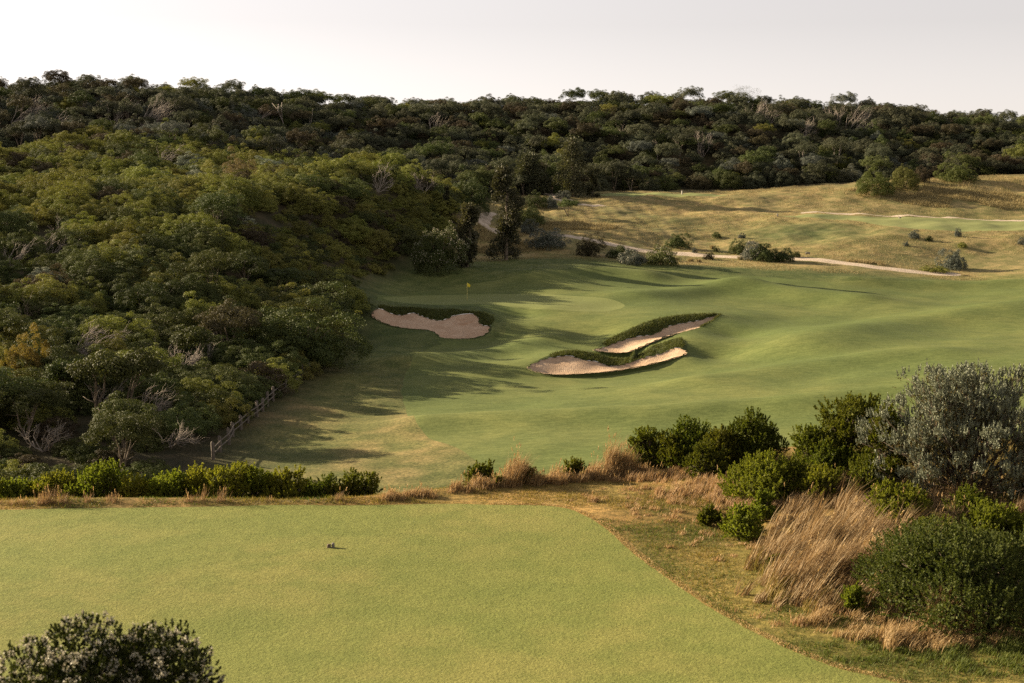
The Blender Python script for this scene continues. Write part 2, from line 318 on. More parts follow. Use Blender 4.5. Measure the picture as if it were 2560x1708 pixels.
class MB:
    def __init__(s): s.V = []; s.Q = []; s.T = []; s.n = 0
    def add(s, V, Q=None, T=None):
        s.V.append(np.asarray(V, float))
        if Q is not None: s.Q.append(np.asarray(Q, int) + s.n)
        if T is not None: s.T.append(np.asarray(T, int) + s.n)
        s.n += len(V)
    def mesh(s, name, mat, smooth=False):
        return mesh(name, np.concatenate(s.V), np.concatenate(s.Q) if s.Q else None, np.concatenate(s.T) if s.T else None, mat, smooth)
    def tube(s, P, rad, k=5, cap=True):
        P = np.asarray(P, float); n = len(P); rad = np.broadcast_to(rad, n)
        T = np.gradient(P, axis=0); T /= np.linalg.norm(T, axis=1)[:, None] + 1e-9
        ref = np.array([.31, .95, .05]); A = np.cross(T, ref); A /= np.linalg.norm(A, axis=1)[:, None] + 1e-9; B = np.cross(T, A)
        th = np.arange(k) * 2 * math.pi / k
        V = (P[:, None] + rad[:, None, None] * (np.cos(th)[None, :, None] * A[:, None] + np.sin(th)[None, :, None] * B[:, None])).reshape(-1, 3)
        Q = [(i * k + j, i * k + (j + 1) % k, (i + 1) * k + (j + 1) % k, (i + 1) * k + j) for i in range(n - 1) for j in range(k)]
        T_ = []
        if cap:
            V = np.vstack([V, P[-1]]); e = len(V) - 1; T_ = [((n - 1) * k + j, (n - 1) * k + (j + 1) % k, e) for j in range(k)]
        s.add(V, Q, T_ if T_ else None)
    def box(s, c, d, rz=0):
        d = np.array(d) / 2; V = np.array([(x, y, z) for z in (-1, 1) for y in (-1, 1) for x in (-1, 1)]) * d
        ca, sa = math.cos(rz), math.sin(rz); V = V @ np.array([[ca, sa, 0], [-sa, ca, 0], [0, 0, 1]]) + np.array(c)
        s.add(V, [(0, 2, 3, 1), (4, 5, 7, 6), (0, 1, 5, 4), (2, 6, 7, 3), (0, 4, 6, 2), (1, 3, 7, 5)])
def unit(v): return v / (np.linalg.norm(v, axis=-1, keepdims=True) + 1e-9)
def rdir(n, r=rng): return unit(r.normal(size=(n, 3)))
def leaves(P, A, L, Wd, r=rng, N=None):                    # one diamond leaf per point; A is the leaf's axis
    n = len(P); A = unit(A); Sd = unit(np.cross(A, rdir(n, r) if N is None else N))
    L = np.broadcast_to(L, n)[:, None]; Wd = np.broadcast_to(Wd, n)[:, None]
    V = np.stack([P, P + A * L * .5 + Sd * Wd, P + A * L, P + A * L * .5 - Sd * Wd], 1).reshape(-1, 3)
    return V, np.arange(4 * n).reshape(n, 4)
def blades(P, D, L, Wd, bend=.3, segs=2, r=rng, wind=0.):   # grass blades: strips that bend over
    n = len(P); D = unit(D); Sd = unit(np.cross(D, rdir(n, r))); L = np.broadcast_to(L, n)[:, None]; Wd = np.broadcast_to(Wd, n)[:, None]
    bd = rdir(n, r) * np.array([1, 1, .0]) * (1 - .6 * wind) + np.array([wind, -.2 * wind, 0]); rows = []
    for k in range(segs + 1):
        t = k / segs; c = P + D * L * t + bd * L * bend * t * t - np.array([0, 0, 1]) * L * bend * .35 * t * t
        if k < segs: rows += [c - Sd * Wd * (1 - .6 * t), c + Sd * Wd * (1 - .6 * t)]
        else: rows.append(c)
    m = len(rows); V = np.stack(rows, 1).reshape(-1, 3); b = np.arange(n)[:, None] * m
    Q = [b + np.array([[2 * k, 2 * k + 1, 2 * k + 3, 2 * k + 2]]) for k in range(segs - 1)]
    T = b + np.array([[2 * segs - 2, 2 * segs - 1, 2 * segs]])
    return V, (np.concatenate(Q) if Q else None), T

# ------------------------------------------------------------------ regions in plan
def sdf_poly(x, y, P):
    P = np.asarray(P, float); n = len(P); d = np.full(x.shape, 1e18); ins = np.zeros(x.shape, bool)
    for i in range(n):
        ax, ay = P[i]; bx, by = P[(i + 1) % n]; ex, ey = bx - ax, by - ay
        t = np.clip(((x - ax) * ex + (y - ay) * ey) / (ex * ex + ey * ey + 1e-12), 0, 1)
        d = np.minimum(d, (x - ax - ex * t) ** 2 + (y - ay - ey * t) ** 2)
        c = ((ay > y) != (by > y)) & (x < ex * (y - ay) / (ey + (1e-12 if ey >= 0 else -1e-12)) + ax); ins ^= c
    return np.where(ins, -1, 1) * np.sqrt(d)
def px_poly(pts): return ground_at([p[0] for p in pts], [p[1] for p in pts])[:, :2]
def open_smooth(P, per=6):
    P = np.array(P, float); Q = np.vstack([2 * P[0] - P[1], P, 2 * P[-1] - P[-2]]); out = []
    for i in range(1, len(Q) - 2):
        p0, p1, p2, p3 = Q[i - 1], Q[i], Q[i + 1], Q[i + 2]
        for t in np.linspace(0, 1, per, endpoint=False):
            out.append(.5 * ((2 * p1) + (-p0 + p2) * t + (2 * p0 - 5 * p1 + 4 * p2 - p3) * t * t + (-p0 + 3 * p1 - 3 * p2 + p3) * t ** 3))
    out.append(P[-1]); return np.array(out)
_rd = []
for pts, A_, w_ in (([(1010,908),(1150,902),(1270,884),(1370,858)], .85, 3.2), ([(1080,1064),(1300,1054),(1600,1044),(1900,1024),(2100,1004),(2300,985)], .8, 3.4), ([(1850,722),(2000,738),(2150,752)], .9, 5.), ([(2000,872),(2250,822),(2560,775)], 1.1, 6.), ([(1330,690),(1480,680),(1600,690)], .8, 4.), ([(1600,742),(1740,732),(1860,722)], .75, 4.), ([(1750,960),(2000,925),(2300,890)], .7, 4.), ([(2150,706),(2350,716),(2560,712)], .8, 4.)):
    _rd.append((ground_at([p[0] for p in pts], [p[1] for p in pts])[:, :2], A_, w_))
RIDGES += _rd
te = px_poly([(1230,1262),(1330,1263),(1395,1267),(1440,1278.5),(1486,1302),(1525,1330),(1580,1380),(1667,1445),(1787,1526),(1917,1597),(2070,1662),(2205,1704)])
te = open_smooth(te, 5)
TEE = np.vstack([[(-16, 30.45), (-9, 30.75), (-4, 30.95), (-1.5, 31.2)], te, [(6.3, 19.0), (7.5, 17.6), (-16, 17.6)]])
GREEN = loop_resample(px_poly([(958,745),(1020,741),(1105,738),(1233,735.5),(1446,741),(1530,749),(1562,764),(1540,774),(1488,779),(1360,773),(1233,762),(1105,762),(1010,757)]), 90)
fl = px_poly([(1210,1168),(1140,1120),(1060,1082),(1018,1040),(1008,1000),(1006,965),(1012,935),(1030,900),(1060,878),(1110,860)])
FAIR = np.vstack([[(60, 62), (-3.5, 62), (-2.2, 78)], open_smooth(fl, 4), px_poly([(1090,853),(1260,842),(1268,800),(1215,770),(1080,763),(985,756),(940,750),(946,738),(1060,727),(1210,706),(1330,682),(1480,668),(1700,682),(1880,690),(2075,705),(2300,702),(2480,700)]), [(90, 196), (90, 62)]])
PATHS = [(open_smooth(px_poly([(2375,686),(2300,681),(2200,670),(2100,657),(2010,648),(1930,646),(1850,643),(1700,634),(1600,625),(1520,610),(1440,593),(1400,588)]), 6), 1.75),
         (open_smooth(px_poly([(1262,588),(1230,572),(1205,558),(1215,543),(1228,532)]), 6), 1.15),
         (open_smooth(px_poly([(1350,482),(1385,486),(1400,498),(1430,510),(1500,514)]), 6), 1.5),
         (open_smooth([col_xy for col_xy in [(at(p, 500, d)[0], d) for p, d in [(2010, 281), (2100, 280.5), (2200, 279.5), (2330, 279), (2450, 278), (2600, 277)]]], 6), .8)]
FARG = [loop_resample(px_poly([(1500,487),(1560,482.5),(1650,481.5),(1740,483),(1815,487),(1800,490.5),(1700,492.5),(1590,491)]), 60),
        np.array([(at(p, 500, d)[0], d) for p, d in [(1950, 273.2), (2060, 276.5), (2300, 277), (2700, 275), (2700, 259), (2400, 258), (2260, 260.5), (2190, 265), (2120, 270), (2040, 271.5)]])]
FARG[1] = loop_resample(FARG[1], 70)
BR = {}
for k, st in BUNK.items():
    I = loop_resample([at(s[0], s[1], s[2]) for s in st], 110); O = loop_resample([at(s[3], s[4], s[5]) for s in st], 110)
    low_ = np.clip((O[:, 2] - I[:, 2] - .15) / .35, 0, 1)[:, None]; dO = O - I; ln = np.linalg.norm(dO[:, :2], axis=1)[:, None]; tight = I + dO * np.minimum(1, .30 / (ln + 1e-6)); O = tight * (1 - low_) + O * low_
    BR[k] = (I, O)

# ------------------------------------------------------------------ ground sheet, cut into its parts along smooth outlines
def lines(segs):
    o = [segs[0][0]]
    for a, b, s in segs:
        k = max(1, int(round((b - a) / s))); o += list(np.linspace(a, b, k + 1)[1:])
    return np.array(o)
gx = lines([(-420,-200,40),(-200,-90,6),(-90,-30,1.6),(-30,-14,.6),(-14,30,.4),(30,60,.9),(60,100,1.6),(100,200,5),(200,420,40)])
gy = lines([(-60,-20,20),(-20,16,2.),(16,40,.25),(40,70,.8),(70,128,.6),(128,170,.4),(170,232,.6),(232,330,.9),(330,460,3),(460,640,12)])
X, Y = np.meshgrid(gx, gy); nx, ny = len(gx), len(gy)
Z = H(X, Y); far = np.maximum(0, Y - 640); Z = Z - far * .0; 
V = np.stack([X.ravel(), Y.ravel(), Z.ravel()], 1)
ii = (np.arange(ny - 1)[:, None] * nx + np.arange(nx - 1)[None]).ravel()
T = np.concatenate([np.stack([ii, ii + 1, ii + nx + 1], 1), np.stack([ii, ii + nx + 1, ii + nx], 1)])
def split(V, T, sd):                                 # inside (sd<0), outside triangles; returns V extended
    s = sd(V[:, 0], V[:, 1]); s = np.where(np.abs(s) < 1e-4, 1e-4, s); neg = s[T] < 0; c = neg.sum(1)
    Tin, Tout, Tm = T[c == 3], T[c == 0], T[(c == 1) | (c == 2)]
    if not len(Tm): return V, Tin, Tout
    nm = s[Tm] < 0; one_neg = nm.sum(1) == 1
    lone = np.where(one_neg, nm.argmax(1), (~nm).argmax(1))
    A = Tm[np.arange(len(Tm)), lone]; B = Tm[np.arange(len(Tm)), (lone + 1) % 3]; Cc = Tm[np.arange(len(Tm)), (lone + 2) % 3]
    E = np.sort(np.concatenate([np.stack([A, B], 1), np.stack([A, Cc], 1)]), 1)
    U, inv = np.unique(E, axis=0, return_inverse=True); inv = inv.ravel()
    t = (s[U[:, 0]] / (s[U[:, 0]] - s[U[:, 1]]))[:, None]; nv = V[U[:, 0]] * (1 - t) + V[U[:, 1]] * t
    base = len(V); V = np.vstack([V, nv]); ab = base + inv[:len(Tm)]; ac = base + inv[len(Tm):]
    tip = np.stack([A, ab, ac], 1); q = np.concatenate([np.stack([ab, B, Cc], 1), np.stack([ab, Cc, ac], 1)]); qn = np.concatenate([one_neg, one_neg])
    return V, np.concatenate([Tin, tip[one_neg], q[~qn]]), np.concatenate([Tout, tip[~one_neg], q[qn]])
def boxed(P, fn, pad=12):
    P = np.asarray(P); lo, hi = P.min(0) - pad, P.max(0) + pad
    def f(x, y):
        o = np.full(x.shape, float(pad)); m = (x > lo[0]) & (x < hi[0]) & (y > lo[1]) & (y < hi[1]); o[m] = fn(x[m], y[m]); return o
    return f
def compact(V, T):
    u, inv = np.unique(T, return_inverse=True); return V[u], inv.reshape(T.shape)
def jag(x, y, a, s, seed): return a * wob(x, y, s, seed)
pieces = []
def cut(name, fn, mat):
    global V, T
    V, Ti, T = split(V, T, fn); pieces.append((name, Ti, mat))
for k in BR:
    V, Ti, T = split(V, T, boxed(BR[k][1][:, :2], lambda x, y, P=BR[k][1][:, :2]: sdf_poly(x, y, P)))     # hole under each bunker
cut('tee', boxed(TEE, lambda x, y: sdf_poly(x, y, TEE) + jag(x, y, .03, 9, 21)), M['tee'])
cut('putting_green', boxed(GREEN, lambda x, y: sdf_poly(x, y, GREEN)), M['green'])
for P, w in PATHS: cut('path', boxed(P, lambda x, y, P=P, w=w: sdf_line(x, y, P, w) + jag(x, y, .25, 1.2, 22)), M['path'])
M['fargreen'] = grass_mat('far_mown_turf', (.215,.235,.088), (.24,.25,.098), (.19,.215,.08), .05, .3, 6., .12, 12.)
for P in FARG: cut('mown_turf', boxed(P, lambda x, y, P=P: sdf_poly(x, y, P) + jag(x, y, .3, .4, 23)), M['fargreen'])
cut('fairway', boxed(FAIR, lambda x, y: sdf_poly(x, y, FAIR) + jag(x, y, .12, 1.0, 24)), M['fair'])
def rough_col(x, y):
    """turf colour by kind of growth: dry meadow, cut semi-rough, leaf litter under the bush, fringe of the tee"""
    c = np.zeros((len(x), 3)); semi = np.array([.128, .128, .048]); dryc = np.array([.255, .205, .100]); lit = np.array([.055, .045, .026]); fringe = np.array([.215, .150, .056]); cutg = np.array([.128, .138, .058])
    kg = sstep(118, 142, y)[:, None]; c[:] = semi * (1 - kg) + np.array([.098, .116, .040]) * kg
    n1 = wob(x, y, .25, 31) + .6 * wob(x, y, .9, 32)
    k = (sstep(-.4, .8, n1) * .75 * (1 - sstep(-8, 0, x)) * sstep(70, 80, y) * (1 - sstep(120, 135, y)))[:, None]; c = c * (1 - k) + np.array([.235, .18, .085]) * k      # worn turf by the fence
    k = (sstep(213, 224, y) * (1 - .45 * sstep(.2, 1.2, wob(x, y, .11, 33) + .4 * wob(x, y, .5, 34))))[:, None]; c = c * (1 - k) + dryc * k
    hol = np.exp(-(((x - col_x(2030, 255)) / 17) ** 2 + ((y - 257) / 13) ** 2))[:, None] * .95; c = c * (1 - hol) + cutg * hol
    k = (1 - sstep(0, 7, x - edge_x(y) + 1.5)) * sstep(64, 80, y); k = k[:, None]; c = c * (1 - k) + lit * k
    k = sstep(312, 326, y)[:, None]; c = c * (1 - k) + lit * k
    k = (1 - sstep(44, 58, y))[:, None]; mixn = sstep(-.7, .8, wob(x, y, .7, 35) + .5 * wob(x, y, 2.2, 36))[:, None]
    gr = sstep(28.5, 24.5, y)[:, None] if False else (1 - sstep(24.0, 29.5, y))[:, None]
    fr = fringe * (.75 + .4 * mixn); fr = fr * (1 - .6 * gr) + np.array([.125, .125, .036]) * .6 * gr
    c = c * (1 - k) + fr * k
    return c
_EY = np.array([40, 60, 75, 97, 112, 130, 150, 165, 176, 192, 205, 215, 235, 260, 285, 305, 318, 326, 332, 700])
_EX = np.array([-19, -19, -18.4, -20.2, -19.8, -18.6, -18.4, -19.3, -21.5, -20, -17, -13.5, -10.8, -8.5, -8, 2, 17, 40, 200, 400.])
def edge_x(y): return np.interp(y, _EY, _EX)
LBL = {'tee': 'closely mown light green tee with curved edge', 'putting_green': 'pale smooth putting green around the yellow flag', 'path': 'pale sandy gravel path through the grass', 'mown_turf': 'smooth mown turf among dry grass', 'fairway': 'rolling mown green fairway'}
for name, Ti, mat in pieces:
    v, t = compact(V, Ti); me = mesh(name, v, None, t, mat, True); o = link(name, me); tag(o, LBL[name], kind='structure')
v, t = compact(V, T); me = mesh('ground', v, None, t, M['rough'], True)
ca = me.color_attributes.new('Col', 'FLOAT_COLOR', 'POINT'); rc = np.ones((len(v), 4), np.float32); rc[:, :3] = rough_col(v[:, 0], v[:, 1]); ca.data.foreach_set('color', rc.ravel())
o = link('ground', me); tag(o, 'rough grass ground and dune slopes', kind='structure')

# bunkers: sand floor and grassy bank lofted between sand edge and rim
BANK = []
for k in BR:
    I, O = BR[k]; n = len(I); c0 = I.mean(0)
    O = O.copy(); 
    zO = np.where(True, O[:, 2], 0)
    gz = H(O[:, 0], O[:, 1]); skip = np.abs(gz - O[:, 2]) > .8
    O[:, 2] = np.where(skip, O[:, 2], gz)
    rings = [O]
    for t in (.22, .5, .78):
        r_ = O * (1 - t) + I * t; r_[:, 2] = O[:, 2] + (I[:, 2] - O[:, 2]) * t ** 1.5; 
        r_[:, 2] += .05 * np.sin(np.arange(n) * 1.3 + t * 9); rings.append(r_)
    In = I.copy(); In[:, :2] += .16 * np.stack([np.sin(np.arange(n) * 1.7), np.cos(np.arange(n) * 2.3)], 1); rings.append(In)
    VV = np.concatenate(rings); Q = []
    for j in range(len(rings) - 1):
        for i in range(n): Q.append((j * n + i, (j + 1) * n + i, (j + 1) * n + (i + 1) % n, j * n + (i + 1) % n))
    bunker = empty('sand_bunker', (0, 0, 0)); bunker['kind'] = 'structure'
    bunker['label'] = {'a': 'shaded bunker with stained sand below the putting green', 'b': 'wide lower sand bunker cut into the fairway mound', 'c': 'narrow slanting upper sand bunker in the fairway mound'}[k]
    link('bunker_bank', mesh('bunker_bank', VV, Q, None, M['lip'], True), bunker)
    BANK.append((O, I))
    lo, hi = I.min(0) - .6, I.max(0) + .6; ax_, ay_ = np.arange(lo[0], hi[0], .3), np.arange(lo[1], hi[1], .3); SX, SY = np.meshgrid(ax_, ay_); SX, SY = SX.ravel(), SY.ravel()
    d2 = (SX[:, None] - I[None, :, 0]) ** 2 + (SY[:, None] - I[None, :, 1]) ** 2 + 1e-4; wt = d2 ** -1.5; zz = (wt * I[None, :, 2]).sum(1) / wt.sum(1); sdv = sdf_poly(SX, SY, I[:, :2])
    zz = zz - .42 * (1 - np.exp(np.minimum(sdv, 0) / 1.3)) + .05 * wob(SX, SY, 1.3, 41) * (sdv < -.5) - .03
    m_ = len(ax_); i0 = (np.arange(len(ay_) - 1)[:, None] * m_ + np.arange(m_ - 1)[None]).ravel(); ST = np.concatenate([np.stack([i0, i0 + 1, i0 + m_ + 1], 1), np.stack([i0, i0 + m_ + 1, i0 + m_], 1)])
    SV, STi, _ = split(np.stack([SX, SY, zz], 1), ST, lambda x, y: sdf_poly(x, y, I[:, :2]) - .12); SV, STi = compact(SV, STi)
    link('sand', mesh('sand', SV, None, STi, M['sand_a' if k == 'a' else 'sand'], True), bunker)

# ------------------------------------------------------------------ plant prototypes
def shrub_crown(seed, rx=3., ry=3., rz=2.2, nsub=60, rsub=.75, nleaf=95, ls=.17, flat=.75, z0=0.):
    r = np.random.default_rng(seed); d = rdir(nsub * 2, r); d = d[d[:, 2] > -.42][:nsub]
    ph = r.uniform(0, 6.28, 4); az = np.arctan2(d[:, 1], d[:, 0]); wv = 1 + .22 * np.sin(2 * az + ph[0]) + .16 * np.sin(3 * az + ph[1]) + .14 * r.normal(size=len(d)); shr = r.uniform(0, .45)
    c = d * np.array([rx, ry, rz]) * wv[:, None] * .86; c[:, 2] *= 1 + .22 * np.sin(1.3 * c[:, 0] + ph[2]) * np.sin(1.1 * c[:, 1] + ph[3]); c[:, 0] += shr * c[:, 2]; c[:, 2] += z0
    rad = rsub * r.uniform(.5, 1.4, len(d)); P = []; A = []; Nn = []
    for ci, ri, di in zip(c, rad, d):
        n = int(nleaf * (ri / rsub) ** 2); u = rdir(n, r); u = unit(u + di * .5 + np.array([0, 0, .35]))
        P.append(ci + u * ri * np.array([1, 1, flat]) * r.uniform(.72, 1.12, n)[:, None]); A.append(np.cross(u, rdir(n, r)) + rdir(n, r) * .35 + u * .3); Nn.append(u + rdir(n, r) * .55)
    # inner foliage keeps the crown closed
    n = nsub * 12; u = rdir(n, r); u[:, 2] = np.abs(u[:, 2]) - .2; P.append(u * np.array([rx, ry, rz]) * r.uniform(.45, .80, n)[:, None] + np.array([0, 0, z0])); A.append(u + rdir(n, r)); Nn.append(rdir(n, r))
    P = np.concatenate(P); A = np.concatenate(A); Nn = np.concatenate(Nn); L = ls * r.uniform(.7, 1.4, len(P)); L[-n:] *= 2.0
    return leaves(P, A, L, L * .36, r, Nn)
def stems(seed, n, h, spread, r0=.09, lean=0.):
    r = np.random.default_rng(seed); mb = MB()
    for i in range(n):
        a = r.uniform(0, 6.28); t = np.linspace(0, 1, 6); s = spread * r.uniform(.4, 1); w = r.normal(size=(6, 2)).cumsum(0) * .05 * h
        P = np.stack([np.cos(a) * s * t ** 1.3 + w[:, 0] * t + lean * t * h, np.sin(a) * s * t ** 1.3 + w[:, 1] * t, h * t ** .9 * r.uniform(.85, 1.05) - .3 * (1 - t)], 1)
        mb.tube(P, r0 * (1 - .7 * t), 5)
        for q in range(2):
            k = r.integers(2, 5); d = rdir(1, r)[0]; d[2] = abs(d[2]) * .8 + .2; L = h * r.uniform(.2, .4)
            mb.tube([P[k], P[k] + d * L * .5 + r.normal(size=3) * .05 * L, P[k] + d * L], [r0 * .45, r0 * .3, r0 * .12], 4)
    return mb
def bare_tree(seed, h, lean=.3, levels=4, r0=.10, spread=.6, n0=4):
    r = np.random.default_rng(seed); mb = MB()
    def grow(p, d, L, rad, lev):
        t = np.linspace(0, 1, 4); w = np.vstack([[0, 0, 0], (r.normal(size=(3, 3)) * .09 * L).cumsum(0)])
        P = p + np.outer(t * L, d) + w; mb.tube(P, rad * (1 - .45 * t), 5 if lev > 2 else 3)
        if lev <= 1: return
        for q in range(r.integers(2, 4)):
            nd_ = unit(d + rdir(1, r)[0] * spread + np.array([lean * .5, 0, .12])); k = r.integers(1, 4)
            grow(P[k], nd_, L * r.uniform(.55, .85), rad * .55, lev - 1)
    for i in range(n0):
        d = unit(np.array([r.normal() * .5 + lean, r.normal() * .5, 1.])); grow(np.array([r.normal() * .15, r.normal() * .15, -.2]), d, h * r.uniform(.32, .45), r0 * r.uniform(.7, 1), levels)
    return mb
def mk(VQ, name, mat): return mesh(name, VQ[0], VQ[1], None, mat)
SH = {}
for i in range(9): SH['dome', i] = [shrub_crown(100 + i, 2.9, 2.9, 2.3 + .2 * (i % 3), 150, .45, 185, .084, .75, 1.0), stems(200 + i, 5, 2.6, 1.6, .10)]
for i in range(5): SH['wood', i] = [shrub_crown(120 + i, 2.7, 2.7, 1.35, 75, .52, 170, .10, .65, 3.3 + .3 * i), stems(220 + i, 4, 4.4, 1.6, .11, .05)]
for i in range(4): SH['low', i] = [shrub_crown(140 + i, 1.9, 1.9, 1.3, 85, .36, 125, .085, .75, .45), stems(240 + i, 5, 1.2, 1.0, .05)]
_cache = {}
def proto(kind, i, matname):
    k = (kind, i, matname)
    if k not in _cache:
        (v, q), st = SH[kind, i]
        if ('st', kind, i) not in _cache: _cache['st', kind, i] = st.mesh('trunk', M['bark'], True)
        _cache[k] = (mesh('crown', v, q, None, M[matname]), _cache['st', kind, i])
    return _cache[k]
def plant(name, kind, i, matname, loc, rz, sc, label, cat, group=None, tilt=(0, 0)):
    c, t = proto(kind, i, matname); e = empty(name, loc, rz, sc, tilt); tag(e, label, cat, group)
    link('trunk', t, e); link('crown', c, e); return e

# ------------------------------------------------------------------ the bush on the left-hand hill and the wood on the far dunes
def poisson(xs, ys, rad, ntry, seed):
    r = np.random.default_rng(seed); P = np.stack([r.uniform(*xs, ntry), r.uniform(*ys, ntry)], 1); keep = []; cell = {}
    for p in P:
        rr = rad(p[1]) if callable(rad) else rad; k = (int(p[0] // 3), int(p[1] // 3)); ok = True
        for a in range(-2, 3):
            for b in range(-2, 3):
                for q in cell.get((k[0] + a, k[1] + b), ()):
                    if (q[0] - p[0]) ** 2 + (q[1] - p[1]) ** 2 < rr * rr: ok = False
        if ok: keep.append(p); cell.setdefault(k, []).append(p)
    return np.array(keep)
def on_canopy(px, py, lift):                        # where the sight line through a photo point meets the bush at a given height above ground
    Yr = np.arange(70, 450, .5); rx, rz = ray(px, py); dz = ZC + rz * Yr - H(rx * Yr, Yr) - lift
    i = int(np.argmax(dz < 0)) if (dz < 0).any() else len(Yr) - 1
    y = Yr[i]; x = rx * y; return np.array([x, y, H(np.array([x]), np.array([y]))[0]])
# dead and bare-stemmed trees: photo base and top, lean, spread, kind of crown
BARE = [(290,306,228,.55,.45),(345,310,224,.5,.45),(388,302,240,.5,.5),(30,300,240,.8,.5),(75,290,232,.7,.5),(130,318,270,.9,.6),(400,400,352,.7,.7),(715,312,256,-.15,.2),(770,316,270,.15,.2),(640,305,265,.3,.5),
        (125,612,566,.4,.6),(140,566,532,.3,.6),(1082,330,278,.5,.5),(1545,347,306,.1,.55),(1640,388,346,-.6,.7),(945,462,398,.1,.6),(1050,474,428,-.3,.7),(2120,322,252,.45,.55),(2160,318,262,.6,.55),(2085,312,256,-.1,.5),
        (1880,296,238,.5,.4),(1925,300,250,.5,.45),(1755,384,322,.1,.4),(2010,342,288,.5,.6),(185,862,796,.9,.6),(455,915,845,.3,.5),(400,880,835,.2,.6),(60,770,720,.3,.8),(290,1040,1000,-.3,.7),(2300,330,300,.4,.6),(250,985,930,.3,.5),(345,1015,960,.5,.5),(420,1075,1035,.6,.7),(110,1085,1040,.3,.7),(520,880,820,.3,.5),(700,820,770,.2,.5),(30,640,590,.3,.6)]
BAREP = [on_canopy(b[0], b[1], 1.2) for b in BARE]
TEATREE = [(237,1036,884,.12),(306,1034,880,.3),(470,930,822,.2),(2007,424,356,.05),(2090,426,345,.1),(1830,258,218,.25),(160,1000,905,.1),(1700,395,335,.1)]
TEAP = [on_canopy(b[0], b[1], .5) for b in TEATREE]
KEEP = [(p[0], p[1]) for p in BAREP + TEAP]
def clear_of(P, rad=1.8, front=4.5):
    ok = np.ones(len(P), bool)
    for kx, ky in KEEP:
        u = np.array([kx, ky]); u = u / np.linalg.norm(u); dx = P - np.array([kx, ky]); along = dx @ u; across = np.abs(dx @ np.array([-u[1], u[0]]))
        f = front * (1 + max(0, ky - 150) / 150.)
        ok &= ~((along > -f) & (along < 1.5) & (across < rad))
    return ok
def in_frame(x, y, z, mx=60):
    fx = 1280 + F * x / y; return (fx > -mx) & (fx < 2560 + mx)
hill = poisson((-95, 20), (66, 300), lambda y: 2.5 if y < 140 else 2.8, 15000, 51)
hill = hill[(hill[:, 0] < edge_x(hill[:, 1]) - .4) & (hill[:, 0] > -.37 * hill[:, 1] - 22) & (hill[:, 1] < 300)]
und = poisson((-60, -16), (64, 135), 1.9, 5000, 54); und = und[(und[:, 0] < edge_x(und[:, 1]) - .6) & (und[:, 0] > -.37 * und[:, 1] - 4)]; und = und[np.min(np.linalg.norm(und[:, None] - hill[None], axis=2), 1) > 1.5]
und2 = poisson((-36, -6), (160, 245), 1.7, 5000, 55); und2 = und2[(und2[:, 0] < edge_x(und2[:, 1]) + .8) & (und2[:, 0] > edge_x(und2[:, 1]) - 9)]; und2 = und2[np.min(np.linalg.norm(und2[:, None] - hill[None], axis=2), 1) > 1.2]; und = np.vstack([und, und2])
n_hill = len(hill); hill = np.vstack([hill, und]); is_und = np.arange(len(hill)) >= n_hill
ck = clear_of(hill) | is_und; hill = hill[ck]; is_und = is_und[ck]; hz = H(hill[:, 0], hill[:, 1])
farw = poisson((-175, 175), (296, 425), 2.8, 22000, 52); farw = farw[(farw[:, 0] < edge_x(farw[:, 1]) - .5) & (np.abs(farw[:, 0]) < .37 * farw[:, 1] + 15)]
farw = farw[clear_of(farw)]
fz = H(farw[:, 0], farw[:, 1])
vis = in_frame(hill[:, 0], hill[:, 1], hz, 0)
order = np.argsort(np.where(vis, hill[:, 1], 1e6)); ind = set(order[:520].tolist())
rr = np.random.default_rng(53); rest = []
LAB = {('dome', 'leaf_olive'): ('coastal_shrub', 'dense domed olive green shrub in the thicket on the left slope', 'domed olive shrubs on the left slope'),
       ('dome', 'leaf_dark'): ('coastal_shrub', 'dense domed dark green shrub in the thicket on the left slope', 'domed dark shrubs on the left slope'),
       ('wood', 'leaf_dark'): ('tea_tree', 'dark flat-crowned tea tree with bare stems in the left thicket', 'dark tea trees on the left slope'),
       ('wood', 'leaf_olive'): ('tea_tree', 'olive flat-crowned tea tree with bare stems in the left thicket', 'olive tea trees on the left slope'),
       ('wood', 'leaf_brown'): ('tea_tree', 'brownish sparse tea tree among green shrubs of the left thicket', 'brownish tea trees on the left slope'),
       ('low', 'leaf_dark'): ('low_shrub', 'low dark green shrub on the floor of the left thicket', 'low dark shrubs on the left slope'),
       ('low', 'leaf_olive'): ('low_shrub', 'low olive green shrub on the floor of the left thicket', 'low olive shrubs on the left slope'),
       ('low', 'leaf_brown'): ('low_shrub', 'low brown twiggy shrub on the floor of the left thicket', 'low brown shrubs on the left slope'),
       ('dome', 'leaf_brown'): ('coastal_shrub', 'brown-tinged domed shrub in the thicket on the left slope', 'brown domed shrubs on the left slope'),
       ('dome', 'leaf_silver'): ('coastal_shrub', 'silvery grey shrub in the thicket on the left slope', 'silvery shrubs on the left slope')}
